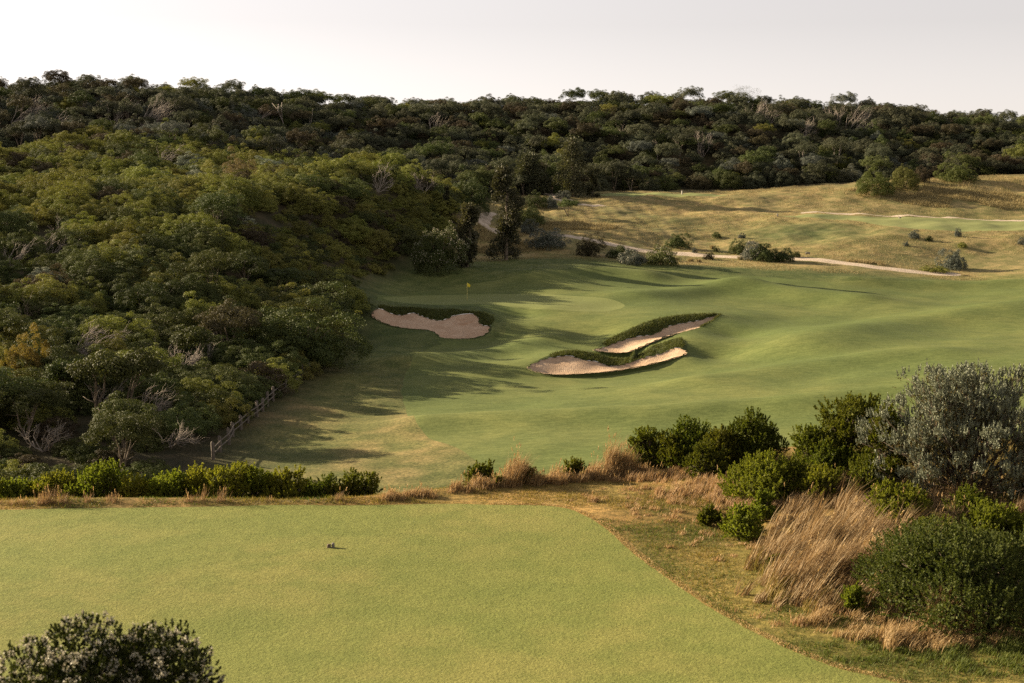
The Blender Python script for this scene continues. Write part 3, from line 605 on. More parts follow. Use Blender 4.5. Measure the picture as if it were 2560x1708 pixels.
for i, (x, y) in enumerate(hill):
    z = hz[i]; u = rr.random(); low = (y < 92 and x < -22) or is_und[i]
    up = sstep(135, 185, y)  # brightened olive grows commoner upslope, standing in for sunlit tops
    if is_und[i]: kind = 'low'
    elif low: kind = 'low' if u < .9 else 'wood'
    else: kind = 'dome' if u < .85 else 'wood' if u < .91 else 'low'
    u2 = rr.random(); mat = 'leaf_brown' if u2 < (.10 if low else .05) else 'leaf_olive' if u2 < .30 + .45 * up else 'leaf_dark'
    if u2 > .985 and kind == 'dome': mat = 'leaf_silver'
    s = rr.uniform(.52, .95) * (1.0 if kind != 'low' else rr.uniform(.8, 1.3)) * (.78 if y < 92 else 1.)
    if x > edge_x(y) - 4 and 122 < y < 170: s *= 1.75 if y < 150 else 1.1
    if x > edge_x(y) - 4 and y < 122: s *= 1.0 if y > 88 else .8
    if 172 < y < 203 and x > -36: s *= .62
    sc = (s * rr.uniform(1.0, 1.35), s * rr.uniform(1.0, 1.25), s * rr.uniform(.75, 1.12)); rz = rr.uniform(0, 6.28); nvar = {'dome': 9, 'wood': 5, 'low': 4}[kind]; vi = int(rr.integers(nvar))
    if i in ind:
        nm, lb, gp = LAB[kind, mat]; inside = edge_x(y) - x
        where = ('next to the post and rail fence' if inside < 6 and y < 122 else 'at the thicket edge along the shaded lawn' if inside < 6 and y < 172 else 'on the slope above the putting green' if inside < 9 and y < 215 else 'behind the bend of the gravel path' if y > 235 and inside < 22 else 'on the sunlit crest of the thicket hill' if y > 172 else 'deep in the middle of the thicket hill' if y > 118 else 'in the hollow behind the tee shrub row')
        size = 'big' if s > .95 and kind != 'low' else 'small' if s < .72 else 'middling'; colr = {'leaf_olive': 'olive', 'leaf_dark': 'dark green', 'leaf_brown': 'brownish', 'leaf_silver': 'silvery'}[mat]; kd = {'dome': 'domed shrub', 'wood': 'flat-crowned tea tree', 'low': 'low bushy shrub'}[kind]
        lb = '%s %s %s %s' % (size, colr, kd, where); gp = '%s %ss %s' % (colr, kd, where)
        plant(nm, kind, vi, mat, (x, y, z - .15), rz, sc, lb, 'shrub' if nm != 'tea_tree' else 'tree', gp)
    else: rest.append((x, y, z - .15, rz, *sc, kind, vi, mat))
# far dunes: the front ranks stand as single trees, the rest of the wood is one mass
visf = in_frame(farw[:, 0], farw[:, 1], fz, -5); of = np.argsort(np.where(visf, farw[:, 1], 1e6)); indf = set(of[:260].tolist())
LABF = {'leaf_far': ('woodland_tree', 'grey-green rounded tree in the wood along the far dunes', 'grey-green trees of the far dunes'),
        'leaf_dark': ('woodland_tree', 'dark green rounded tree in the wood along the far dunes', 'dark green trees of the far dunes'),
        'leaf_brown': ('woodland_tree', 'brownish rounded tree in the wood along the far dunes', 'brownish trees of the far dunes'),
        'leaf_olive': ('woodland_tree', 'olive rounded tree in the wood along the far dunes', 'olive trees of the far dunes'),
        'leaf_grey': ('woodland_tree', 'silvery bush in the wood along the far dunes', 'silvery bushes of the far dunes')}
for i, (x, y) in enumerate(farw):
    u = rr.random(); kind = 'dome' if u < .55 else 'wood'; u2 = rr.random(); mat = 'leaf_far' if u2 < .55 else 'leaf_dark' if u2 < .78 else 'leaf_brown' if u2 < .92 else 'leaf_olive' if u2 < .95 else 'leaf_grey'
    px_ = 1280 + F * x / y
    if mat != 'leaf_brown' and px_ < 900 and y > 300 and y < 352 and rr.random() < .3: mat = 'leaf_grey'; kind = 'dome'
    s = rr.uniform(.6, 1.08); sc = (s * rr.uniform(.9, 1.2), s * rr.uniform(.9, 1.2), s * rr.uniform(.85, 1.25)); rz = rr.uniform(0, 6.28); vi = int(rr.integers(5))
    if i in indf:
        nm, lb, gp = LABF[mat]; px_ = 1280 + F * x / y
        where = ('on the dune above the sunlit thicket' if px_ < 880 else 'behind the banksias and the winding path' if px_ < 1480 else 'behind the far mown turf' if px_ < 1830 else 'behind the low dry meadow rise' if px_ < 2150 else 'behind the dry grass bank with green shrubs')
        size = 'tall' if s > .94 else 'small' if s < .74 else 'middling'; colr = {'leaf_far': 'grey-green', 'leaf_dark': 'dark green', 'leaf_brown': 'brownish', 'leaf_olive': 'olive', 'leaf_grey': 'silvery grey'}[mat]; kd = 'bushy domed tree' if kind == 'dome' else 'flat-crowned tree'
        lb = '%s %s %s %s' % (size, colr, kd, where); gp = '%s %ss %s' % (colr, kd, where); plant(nm, kind, vi, mat, (x, y, fz[i] - .2), rz, sc, lb, 'tree', gp)
    else: rest.append((x, y, fz[i] - .2, rz, *sc, kind, vi, mat))
# the mass of the wood: geometry-nodes instances on points
def gn_wood(name, label, items, kind_stuff=True):
    keys = sorted({(a[7], a[8], a[9]) for a in items}); coll = bpy.data.collections.new(name + '_sources'); idx = {}
    for n_, k in enumerate(keys):
        c, t = proto(*k); mb = bpy.data.objects.new('source_%03d' % n_, c); coll.objects.link(mb); idx[k] = n_
    me = bpy.data.meshes.new(name); P = np.array([a[:3] for a in items], np.float32); me.vertices.add(len(P)); me.vertices.foreach_set('co', P.ravel())
    for an, ty, val in (('rot', 'FLOAT_VECTOR', np.array([(0, 0, a[3]) for a in items], np.float32)), ('scl', 'FLOAT_VECTOR', np.array([a[4:7] for a in items], np.float32)), ('idx', 'INT', np.array([idx[(a[7], a[8], a[9])] for a in items], np.int32))):
        at_ = me.attributes.new(an, ty, 'POINT'); at_.data.foreach_set('vector' if ty != 'INT' else 'value', val.ravel())
    o = link(name, me); tag(o, label, 'wood', kind='stuff')
    g = bpy.data.node_groups.new(name, 'GeometryNodeTree'); g.interface.new_socket('Geometry', in_out='INPUT', socket_type='NodeSocketGeometry'); g.interface.new_socket('Geometry', in_out='OUTPUT', socket_type='NodeSocketGeometry')
    gi, go = g.nodes.new('NodeGroupInput'), g.nodes.new('NodeGroupOutput'); ci = g.nodes.new('GeometryNodeCollectionInfo'); ci.inputs[0].default_value = coll; ci.inputs['Separate Children'].default_value = True; ci.inputs['Reset Children'].default_value = True
    ip = g.nodes.new('GeometryNodeInstanceOnPoints'); ip.inputs['Pick Instance'].default_value = True
    def named(nm, ty): a = g.nodes.new('GeometryNodeInputNamedAttribute'); a.data_type = ty; a.inputs[0].default_value = nm; return a.outputs[0]
    g.links.new(gi.outputs[0], ip.inputs['Points']); g.links.new(ci.outputs[0], ip.inputs['Instance']); g.links.new(named('idx', 'INT'), ip.inputs['Instance Index'])
    g.links.new(named('rot', 'FLOAT_VECTOR'), ip.inputs['Rotation']); g.links.new(named('scl', 'FLOAT_VECTOR'), ip.inputs['Scale']); g.links.new(ip.outputs[0], go.inputs[0])
    md = o.modifiers.new('scatter', 'NODES'); md.node_group = g
gn_wood('far_wood', 'mass of grey-green coastal woodland covering the far dunes', rest)
#--PART2--
# ------------------------------------------------------------------ bare trees and tall tea trees that stand out of the bush
BLAB = ['bleached wind-bent dead tree on the far dune crest', 'fan of bare grey branches leaning on the far dune', 'bare leaning trunk cluster under the far crest', 'tangle of fallen pale branches at the edge of the far dune', 'wind-flattened bare branches on the far dune slope', 'low sprawl of bleached branches below the far crest',
        'drooping silvery dead branch among grey bushes', 'broken dead trunk standing under the far ridge', 'short dead stump trunk beside a broken one under the ridge', 'grey twiggy bare tree under the ridge', 'thin dead shrub poking out of the sunlit canopy', 'small dead twig top in the sunlit canopy', 'bare branching tree in the middle of the far wood',
        'umbrella tree with a fan of pale bare stems', 'fallen bleached tree lying against the far dune', 'pale dead stems beside brown bushes above the path', 'arching dead branches beside brown bushes above the path', 'wide bare tree spreading a fan of stems below the ridge', 'bare wind-bent tree leaning out beside the wide bare fan', 'bare upright tree next to the wide bare fan',
        'leaning bare stems under the flat-topped ridge tree', 'slanted grey stems near the flat-topped ridge tree', 'bare pale stems above the far treeline', 'grey dead thicket below the leaning stems', 'fallen dead branch lying over the shaded left thicket', 'pale bare stems above the fence thicket', 'twiggy dead crown in the shaded thicket', 'reddish bare tree at the edge of the sunlit slope', 'crooked dead branch on the thicket floor', 'bare twigs beside the sandy scar on the far dune', 'pale stems under dark crowns of the shaded thicket', 'leaning pale stems beside the two-stemmed tea tree', 'grey dead twigs spilling towards the fence', 'brown bare twigs on the low floor of the thicket', 'thin bare stems above the upper end of the fence', 'bare stems in the thicket beside the shaded bunker', 'twiggy bare top at the upper edge of the shaded slope']
for i, (b, p) in enumerate(zip(BARE, BAREP)):
    top = at(b[0], b[2], p[1])[2]; h = max(2.0, top - p[2])
    stub = b[4] < .3
    me = bare_tree(600 + i, h * (1.5 if not stub else 2.2), b[3], 2 if stub else 5, .07 + .012 * h * (2 if stub else 1), b[4], 1 if stub else 5).mesh('branches', M['dead'] if i not in (27,) else M['bark'], True)
    e = empty('bare_tree', p); tag(e, BLAB[i], 'dead tree'); o = link('branches', me, e)
    zs = np.array([v.co.z for v in me.vertices]).max(); o.scale = (h / zs,) * 3
rb = np.random.default_rng(640); bm_ = [bare_tree(650 + q, 6., .35, 5, .11, .5, 5).mesh('branches', M['dead'], True) for q in range(4)]; spots = farw[rb.permutation(len(farw))]
spots = spots[(np.abs(spots[:, 0]) < .34 * spots[:, 1]) & (spots[:, 1] > 322) & (spots[:, 1] < 405)][:34]
for q, (x, y) in enumerate(spots):
    e = empty('bare_tree', (x, y - 1.5, H(np.array([x]), np.array([y - 1.5]))[0]), rb.uniform(-.6, .6), (rb.uniform(.55, .85),) * 3); tag(e, 'small grey bare-stemmed tree scattered through the far dune wood', 'dead tree', 'bare grey trees in the far wood'); link('branches', bm_[q % 4], e)
TLAB = ['two-stemmed tea tree with dark flat crown in the shaded thicket', 'leaning multi-stemmed tea tree with dark crown in the shaded thicket', 'small tea tree with pale stems above the fence', 'slim tree with pale trunk and small round crown on the far dune', 'taller slim tree with forked pale trunk on the far dune',
        'flat-topped tree rising above the far ridge', 'slender tea tree at the left of the shaded thicket', 'grey-stemmed tree above the far treeline']
for i, (b, p) in enumerate(zip(TEATREE, TEAP)):
    top = at(b[0], b[2], p[1])[2]; h = max(3., top - p[2]); w = h * .45
    e = empty('tea_tree', p); tag(e, TLAB[i], 'tree')
    r = np.random.default_rng(700 + i)
    link('trunk', stems(710 + i, 3, h * .8, w * .45, .05 + .012 * h, b[3]).mesh('trunk', M['dead'] if i in (2, 3, 4) else M['bark'], True), e)
    v, q = shrub_crown(720 + i, w * .75, w * .75, h * .2, 46, .13 * h, 95, .13, .65, 0); v = v + np.array([b[3] * h * .8, 0, h * .76])
    link('crown', mesh('crown', v, q, None, M['leaf_dark' if i in (0, 1, 2, 6) else 'leaf_far']), e)

# ------------------------------------------------------------------ post and rail fence at the edge of the bush
fp = ground_at([496, 507, 521, 536, 565, 577, 595, 608, 632, 643, 656, 668, 689, 705, 722, 740, 760], [1146, 1138, 1127, 1112, 1076, 1066, 1051, 1043, 1025, 1010, 1000, 989, 975, 964, 952, 940, 926])
dl = np.concatenate([[0], np.cumsum(np.linalg.norm(np.diff(fp, axis=0), axis=1))]); nposts = int(dl[-1] / 2.3)
fpx = np.stack([np.interp(np.linspace(0, dl[-1], nposts), dl, fp[:, k]) for k in range(3)], 1); fpx[:, 0] += .9 + .12 * wob(fpx[:, 1], fpx[:, 1], .9, 61); fpx[:, 2] = H(fpx[:, 0], fpx[:, 1])
fence = empty('timber_fence', fpx[0]); tag(fence, 'weathered grey post and rail fence along the edge of the thicket', 'fence')
r = np.random.default_rng(62)
for i, p in enumerate(fpx):
    h = r.uniform(1.0, 1.22); mb = MB(); q = p - fpx[0]
    mb.tube([q + (0, 0, -.3), q + (0, 0, h * .5), q + (r.normal() * .02, r.normal() * .02, h - .02), q + (0, 0, h)], [.125, .12, .115, .095], 8); link('post', mb.mesh('post', M['post'], True), fence)
    if i:
        a, b_ = fpx[i - 1] - fpx[0], q
        for zr in (.45, .82):
            mb = MB(); mb.tube([a + (0.1, 0, zr), (a + b_) / 2 + (0.1, 0, zr - .02), b_ + (0.1, 0, zr)], .045, 6, False); link('rail', mb.mesh('rail', M['post']), fence)

# ------------------------------------------------------------------ flag, markers, small signs
fpz = ground_at([1168], [752.5])[0]; fh = at(1168, 707, fpz[1])[2] - fpz[2]
fl_ = empty('flagstick', fpz); tag(fl_, 'yellow flag on a thin pole standing in the putting green', 'flag')
mb = MB(); mb.tube([(0, 0, -.05), (0, 0, fh * .5), (0, 0, fh)], .022, 8); link('pole', mb.mesh('pole', M['pole'], True), fl_)
n1, n2 = 8, 8; g = []
for i in range(n1):
    for j in range(n2):
        u, v_ = i / (n1 - 1), j / (n2 - 1); drop = .18 * u + .10 * u * u
        g.append((.02 + .40 * u * (1 - .2 * v_), .05 * math.sin(5 * u + v_ * 2) * (u + .15), fh - .02 - .45 * v_ * (1 - .35 * u) - drop))
link('flag', mesh('flag', g, [(i * n2 + j, i * n2 + j + 1, (i + 1) * n2 + j + 1, (i + 1) * n2 + j) for i in range(n1 - 1) for j in range(n2 - 1)], None, M['yellow'], True), fl_)
def block(mb, c, d, rz, r, jit=.012, k=8):
    th = np.arange(k) * 2 * math.pi / k + rz; rings = []
    for z, s in ((-.02, 1.0), (d[2] * .75, 1.), (d[2] * .96, .86), (d[2], .6)):
        rings.append(np.stack([c[0] + np.sign(np.cos(th)) * np.abs(np.cos(th)) ** .6 * d[0] / 2 * s, c[1] + np.sign(np.sin(th)) * np.abs(np.sin(th)) ** .6 * d[1] / 2 * s, np.full(k, c[2] + z)], 1) + r.normal(size=(k, 3)) * jit)
    V_ = np.concatenate(rings + [rings[-1].mean(0)[None]]); Q = [(i * k + j, i * k + (j + 1) % k, (i + 1) * k + (j + 1) % k, (i + 1) * k + j) for i in range(3) for j in range(k)]
    mb.add(V_, Q, [(3 * k + j, 3 * k + (j + 1) % k, 4 * k) for j in range(k)])
tp = ground_at([827], [1369])[0]; tm = empty('tee_marker', tp); tag(tm, 'pair of small grey stubs marking the tee on the mown turf', 'tee marker')
for c, d, m_ in (((-.035, .0, 0), (.085, .08, .065), 'bark'), ((.045, .01, 0), (.06, .075, .085), 'stone')):
    mb = MB(); block(mb, c, d, .3, r, .004); link('stub', mb.mesh('stub', M[m_]), tm)
def marker(px, py, w, h, matn, label, name='marker_post', Yd=None):
    p = ground_at([px], [py])[0] if Yd is None else np.array([at(px, py, Yd)[0], Yd, H(np.array([at(px, py, Yd)[0]]), np.array([Yd]))[0]])
    mb = MB(); block(mb, (0, 0, 0), (w, w, h), .2, r, .004); o = link(name, mb.mesh(name, M[matn])); o.location = p; tag(o, label, 'marker')
marker(1705, 483.5, .3, .8, 'chalk', 'pale marker post standing on the far mown turf', Yd=309)
marker(1944, 541.5, .28, .5, 'stone', 'dark stub post at the tip of the right-hand mown turf', Yd=273)
marker(2250, 543, .5, .22, 'stone', 'low dark stone on the right-hand mown turf', 'marker_stone', Yd=274)
sgp = ground_at([2019], [638])[0]; sg = empty('low_sign', sgp); tag(sg, 'small low grey sign beside the gravel path', 'sign')
mb = MB(); mb.box((0, 0, .34), (.75, .05, .28)); link('panel', mb.mesh('panel', M['stone']), sg)
for s_ in (-.28, .28): mb = MB(); mb.box((s_, .05, .16), (.06, .06, .36)); link('leg', mb.mesh('leg', M['post']), sg)

# ------------------------------------------------------------------ shrubs and trees standing free in the middle distance (photo column, top row, foot row, width)
def column_tree(seed, h, w, n=26, mat='leaf_banksia', sparse=1.):
    r = np.random.default_rng(seed); P = []; A = []; mb = MB(); t = np.linspace(0, 1, 8)
    cx = np.cumsum(r.normal(size=8)) * .02 * h; cy = np.cumsum(r.normal(size=8)) * .02 * h; ax = np.stack([cx - cx[0], cy - cy[0], t * h - .2 * (t == 0)], 1)
    mb.tube(ax, .045 * h ** .7 * (1 - .8 * t) + .03, 6)
    for k in range(n):
        u = .03 + .95 * (k + r.random()) / n; c = np.array([np.interp(u, t, ax[:, j]) for j in range(3)]); prof = (.78 + .3 * math.sin(9 * u + seed)) * (1 - .6 * max(0, u - .55) / .45) * r.uniform(.55, 1.15)
        d = rdir(1, r)[0]; d[2] = abs(d[2]) * .4; e_ = c + d * np.array([w / 2, w / 2, w * .4]) * prof; mb.tube([c, (c + e_) / 2 + (0, 0, .05 * w), e_], [.03, .02, .01], 3)
        m = int(260 * sparse); rad = w * .20 * r.uniform(.7, 1.3); q = e_ + rdir(m, r) * rad * r.uniform(.4, 1.05, m)[:, None] * np.array([1, 1, .9]); P.append(q); A.append(unit(q - c) + rdir(m, r) * .7 + np.array([0, 0, .35]))
        q2 = c + (e_ - c) * r.uniform(.2, .9, (m // 3, 1)) + r.normal(size=(m // 3, 3)) * .12 * w; P.append(q2); A.append(rdir(m // 3, r) + np.array([0, 0, .3]))
    P = np.concatenate(P); A = np.concatenate(A); L = r.uniform(.22, .46, len(P)); v, q = leaves(P, A, L, L * .3, r)
    return mesh('crown', v, q, None, M[mat]), mb.mesh('trunk', M['bark'], True)
TREES = [(1265, 420, 650, 78, 'leaf_banksia', 30, 'tall narrow banksia leaning beside the winding gravel path'), (1168, 518, 668, 72, 'leaf_banksia', 26, 'shorter grey banksia at the corner of the thicket'),
         (1434, 353, 492, 84, 'leaf_banksia', 30, 'tall broad banksia at the start of the far mown turf'), (1325, 392, 486, 88, 'leaf_far', 28, 'grey-green bushy tree behind the upper path'), (1482, 424, 492, 26, 'leaf_banksia', 16, 'slim young banksia beside the far mown turf'),
         (1225, 420, 478, 40, 'leaf_banksia', 18, 'grey banksia top behind the tall narrow banksia'), (1118, 470, 540, 14, 'leaf_banksia', 12, 'thin dead-headed spire above the thicket corner')]
for i, (px, ty, by, wpx, mat, n, lb) in enumerate(TREES):
    p = ground_at([px], [by])[0]; h = at(px, ty, p[1])[2] - p[2]; w = wpx / F * p[1]
    cme, tme = column_tree(800 + i, h, w, n, mat); e = empty('banksia_tree', p); tag(e, lb, 'tree'); link('trunk', tme, e); link('crown', cme, e)
FREE = [(1095, 556, 680, 115, 'dome', 'leaf_dark', 'dark tree with pale flower heads at the thicket corner', 'tree'), (1175, 440, 528, 96, 'dome', 'leaf_dark', 'big dark rounded tree above the bend of the path', 'tree'), (1378, 388, 484, 76, 'dome', 'leaf_dark', 'dark rounded tree between two banksias', 'tree'),
        (1338, 483, 520, 56, 'dome', 'leaf_dark', 'dark rounded shrub below the upper path', 'shrub'), (1325, 511, 562, 76, 'dome', 'leaf_dark', 'larger dark rounded shrub beside the tall narrow banksia', 'shrub'), (1420, 495, 541, 52, 'wood', 'leaf_dark', 'small dark tree with a bare forked trunk on the dry slope', 'tree'),
        (1407, 478, 497, 36, 'low', 'leaf_grey', 'silver shrub behind the forked small tree', 'shrub'), (1380, 491, 520, 28, 'low', 'leaf_grey', 'small silver shrub between dark shrubs on the slope', 'shrub'), (1321, 549, 585, 46, 'low', 'leaf_grey', 'round silver-green shrub below the larger dark shrub', 'shrub'),
        (1371, 573, 620, 96, 'low', 'leaf_grey', 'wide white-flowered dome shrub on the dry grass', 'shrub'), (1476, 587, 640, 62, 'dome', 'leaf_brown', 'olive-brown shrub in front of the lower path', 'shrub'), (1547, 616, 646, 64, 'low', 'leaf_dark', 'dark shrub at the left of the flowering clump', 'shrub'),
        (1578, 625, 661, 70, 'low', 'leaf_grey', 'grey flowering shrub in the middle of the clump', 'shrub'), (1654, 615, 662, 88, 'low', 'leaf_dark', 'large dark shrub at the right of the flowering clump', 'shrub'), (1694, 587, 618, 54, 'low', 'leaf_dark', 'round dark green shrub above the lower path', 'shrub'),
        (2187, 423, 487, 98, 'dome', 'leaf_mid', 'large green shrub at the foot of the dry grass bank', 'shrub'), (2262, 410, 472, 72, 'dome', 'leaf_mid', 'tall green shrub leaning against the large one on the bank', 'shrub'), (2302, 420, 455, 38, 'low', 'leaf_brown', 'reddish brown twiggy shrub on the bank crest', 'shrub'), (2394, 412, 453, 82, 'low', 'leaf_mid', 'flat green shrub alone on the bank crest', 'shrub'),
        (1793, 581, 594, 22, 'low', 'leaf_dark', 'tiny dark shrub on the dry slope above the path', 'shrub'), (1854, 583, 596, 19, 'low', 'leaf_grey', 'tiny grey shrub on the dry slope above the path', 'shrub'), (1845, 599, 635, 40, 'low', 'leaf_dark', 'dark shrub at the upper end of the path clump', 'shrub'), (1883, 608, 648, 62, 'low', 'leaf_grey', 'pale flowering shrub in the path clump', 'shrub'),
        (1914, 612, 652, 58, 'low', 'leaf_dark', 'dark middle shrub of the path clump', 'shrub'), (1956, 621, 654, 52, 'low', 'leaf_dark', 'low dark shrub at the right of the path clump', 'shrub'), (1989, 628, 643, 26, 'low', 'leaf_dark', 'small outlying shrub at the end of the path clump', 'shrub'),
        (2286, 577, 596, 26, 'low', 'leaf_grey', 'small silver shrub below the right-hand mown turf', 'shrub'), (2322, 590, 602, 16, 'low', 'leaf_dark', 'tiny dark round shrub below the right-hand mown turf', 'shrub'), (2265, 603, 615, 13, 'low', 'leaf_grey', 'tiny silver shrub on the dry mound', 'shrub'), (2394, 570, 591, 16, 'low', 'leaf_grey', 'spindly silver shrub on the edge of mown turf', 'shrub'),
        (2383, 628, 673, 58, 'low', 'leaf_grey', 'dark silvery ball shrub alone beside the fairway', 'shrub'), (2408, 606, 618, 22, 'low', 'leaf_olive', 'low green tuft shrub on the dry mound', 'shrub'), (2337, 664, 680, 62, 'low', 'leaf_olive', 'flat green patch of shrub at the end of the path', 'shrub'), (2556, 594, 612, 20, 'low', 'leaf_grey', 'small silver shrub on the dry mound crest', 'shrub'),
        (1771, 633, 649, 25, 'low', 'leaf_brown', 'small reddish brown shrub beside the path', 'shrub'), (1736, 619, 632, 11, 'low', 'leaf_grey', 'tiny silver tuft beside the path', 'shrub'), (1790, 615, 630, 14, 'low', 'leaf_dark', 'tiny dark tuft above the path', 'shrub'),
        (600, 393, 440, 84, 'dome', 'leaf_pink', 'pinkish dried shrub standing out of the left thicket', 'shrub'), (75, 832, 905, 104, 'dome', 'leaf_yellow', 'yellowing shrub in the shaded left thicket', 'shrub'), (18, 905, 955, 60, 'dome', 'leaf_yellow', 'smaller yellowing shrub in the shaded left thicket', 'shrub')]
M['leaf_pink'] = leaf_mat('dried_pinkish_leaf', (.13, .09, .055), (.19, .135, .085), .25, .05)
BB = {'dome': (2.9, 3.7), 'wood': (2.7, 5.2), 'low': (1.95, 1.85)}
FL = {}
def flower_dots(kind, vi):                          # pale flower heads sitting on the outer leaves of a crown
    if (kind, vi) not in FL:
        (v, q), _ = SH[kind, vi]; r_ = np.random.default_rng(9 + vi); c = v.reshape(-1, 4, 3)[:, 2]; c = c[np.linalg.norm((c - c.mean(0)) / c.std(0), axis=1) > 1.55]; c = c[c[:, 2] > np.quantile(c[:, 2], .3)]
        c = c[r_.random(len(c)) < .08]; vv, qq = leaves(c, rdir(len(c), r_) + np.array([0, 0, .8]), .09, .045, r_); FL[kind, vi] = mesh('flowers', vv, qq, None, M['flower'])
    return FL[kind, vi]
for i, (px, ty, by, wpx, kind, mat, lb, cat) in enumerate(FREE):
    hillside = mat in ('leaf_pink', 'leaf_yellow')
    p = on_canopy(px, by, 2.2) if hillside else ground_at([px], [by])[0]
    h = max(.3, at(px, ty, p[1])[2] - p[2]); w = wpx / F * p[1]; bw, bh = BB[kind]; vi = i % 4
    e = plant('free_tree' if cat == 'tree' else 'free_shrub', kind, vi, mat, p - np.array([0, 0, .04 * h]), random.uniform(0, 6.28), (w / 2 / bw, w / 2 / bw, h / bh), lb, cat)
    e.name = 'rounded_tree' if cat == 'tree' else 'dune_shrub'
    if 'flower' in lb: link('flowers', flower_dots(kind, vi), e)['kind'] = 'stuff'

# ------------------------------------------------------------------ near shrubs built twig by twig
def lobes_of(r, w, h, n):
    c = []; rad = []; n1 = n // 2; m = min(w * .5, h)
    for k in range(n):
        a = r.uniform(0, 6.28)
        if k < n1: q = math.sqrt(r.random()) * .55; z = h * (.42 + .5 * (1 - q * q) * r.uniform(.2, 1.15)); rad.append(m * r.uniform(.12, .30))
        else: q = r.uniform(.35, .8); z = h * r.uniform(.12, .42); rad.append(m * r.uniform(.22, .36))
        c.append((math.cos(a) * q * w / 2, math.sin(a) * q * w / 2, z))
    return np.array(c), np.array(rad)
def sprigs(P, A, sl, k, ll, lw, r, open_=.75):        # leaves set round short upright twigs
    n = len(P); A = unit(A); t = r.uniform(.1, 1, (n, k)); th = r.uniform(0, 6.283, (n, k))
    U = unit(np.cross(A, np.array([.3, .9, .2]))); Wv = np.cross(A, U); Rd = U[:, None] * np.cos(th)[..., None] + Wv[:, None] * np.sin(th)[..., None]
    sl = np.broadcast_to(sl, n); base = P[:, None] + A[:, None] * (t * sl[:, None])[..., None]; ax = A[:, None] * (.35 + .8 * t[..., None]) + Rd * open_ * (1.15 - .6 * t[..., None])
    L = ll * r.uniform(.7, 1.25, n * k); return leaves(base.reshape(-1, 3), ax.reshape(-1, 3), L, L * lw, r)
def twig_bush(seed, w, h, nspr, sl=.10, k=16, ll=.035, lw=.32, nl=12, up=.75, open_=.75, round_=False):
    r = np.random.default_rng(seed); c, rad = lobes_of(r, w, h, nl)
    wt = rad ** 2; li = r.choice(nl, nspr, p=wt / wt.sum()); u = rdir(nspr, r); u = unit(u + np.array([0, 0, .25])); 
    P = c[li] + u * rad[li][:, None] * r.uniform(.75, 1.2, nspr)[:, None]; keep = np.ones(nspr, bool)
    for j in range(nl): keep &= (np.linalg.norm(P - c[j], axis=1) > rad[j] * .72) | (li == j)
    keep &= P[:, 2] > .02; P, u = P[keep], u[keep]; A = unit(u * .7 + np.array([0, 0, up]) + rdir(len(P), r) * .25)
    hi = P[:, 2].max() + sl; P[:, 2] *= h / hi
    V1, Q1 = sprigs(P, A, sl * r.uniform(.7, 1.3, len(P)), k, ll, lw, r, open_)
    m = nspr * 2; ci = r.integers(nl, size=m); Pi = c[ci] * np.array([1, 1, h / hi]) + rdir(m, r) * rad[ci][:, None] * .62; Pi[:, 2] = np.abs(Pi[:, 2]); V2, Q2 = leaves(Pi, rdir(m, r) + np.array([0, 0, .5]), ll * 1.8, ll * .6, r)
    mb = MB()
    for j in range(nl):
        e_ = c[j] * np.array([1, 1, h / hi]); mb.tube([(e_[0] * .12, e_[1] * .12, -.08), (e_[0] * .5, e_[1] * .5, e_[2] * .5), e_], [.022 * h ** .5, .016 * h ** .5, .007], 5)
        for q in range(5):
            d = rdir(1, r)[0]; d[2] = abs(d[2]); mb.tube([e_ * .6, e_ * .75 + d * rad[j] * .3, e_ * .85 + d * rad[j] * .9], [.01, .007, .003], 3)
    return np.vstack([V1, V2]), np.vstack([Q1, Q2 + len(V1)]), mb, P, A
def near_bush(name, seed, p, w, h, mat, label, cat='shrub', group=None, flowers=0, **kw):
    v, q, mb, P, A = twig_bush(seed, w, h, **kw); e = empty(name, p); tag(e, label, cat, group)
    link('branches', mb.mesh('branches', M['bark'], True), e); link('foliage', mesh('foliage', v, q, None, M[mat]), e)
    if flowers:
        r = np.random.default_rng(seed + 1); s = r.random(len(P)) < flowers; Pf = np.repeat(P[s] + A[s] * kw['sl'], 16, 0) + r.normal(size=(s.sum() * 16, 3)) * .013
        vv, qq = leaves(Pf, rdir(len(Pf), r) + np.array([0, 0, .6]), .016, .008, r); link('flower_heads', mesh('flower_heads', vv, qq, None, M['flower']), e)['kind'] = 'stuff'
    return e
HEDGE = [(-60, 1190, 150), (30, 1196, 120), (110, 1180, 150), (180, 1208, 110), (238, 1150, 140), (335, 1188, 130), (405, 1174, 135), (480, 1165, 120), (570, 1158, 150), (640, 1164, 120), (715, 1168, 130), (790, 1190, 120), (895, 1176, 100), (860, 1205, 100)]
for i, (px, ty, wpx) in enumerate(HEDGE):
    Yb = 32.7 + .35 * ((i * 37) % 5) / 5; x = col_x(px, Yb); z = H(np.array([x]), np.array([Yb]))[0]; h = at(px, ty, Yb)[2] - z; w = wpx / F * Yb * 1.15
    lb = 'bright green bushy shrub in the row behind the tee'
    lb = {4: 'tallest bright green shrub of the row behind the tee', 12: 'upright darker shrub ending the row behind the tee', 13: 'low darker shrub at the foot of the row end behind the tee', 11: 'low ragged green shrub near the end of the row behind the tee'}.get(i, lb)
    near_bush('green_shrub', 900 + i, (x, Yb, z), w, h, 'leaf_hedge' if i < 11 else 'leaf_hedge_dk', lb, group='shrubs in a row behind the tee', nspr=int(620 * max(.6, w)), sl=.15, k=26, ll=.045, nl=26)
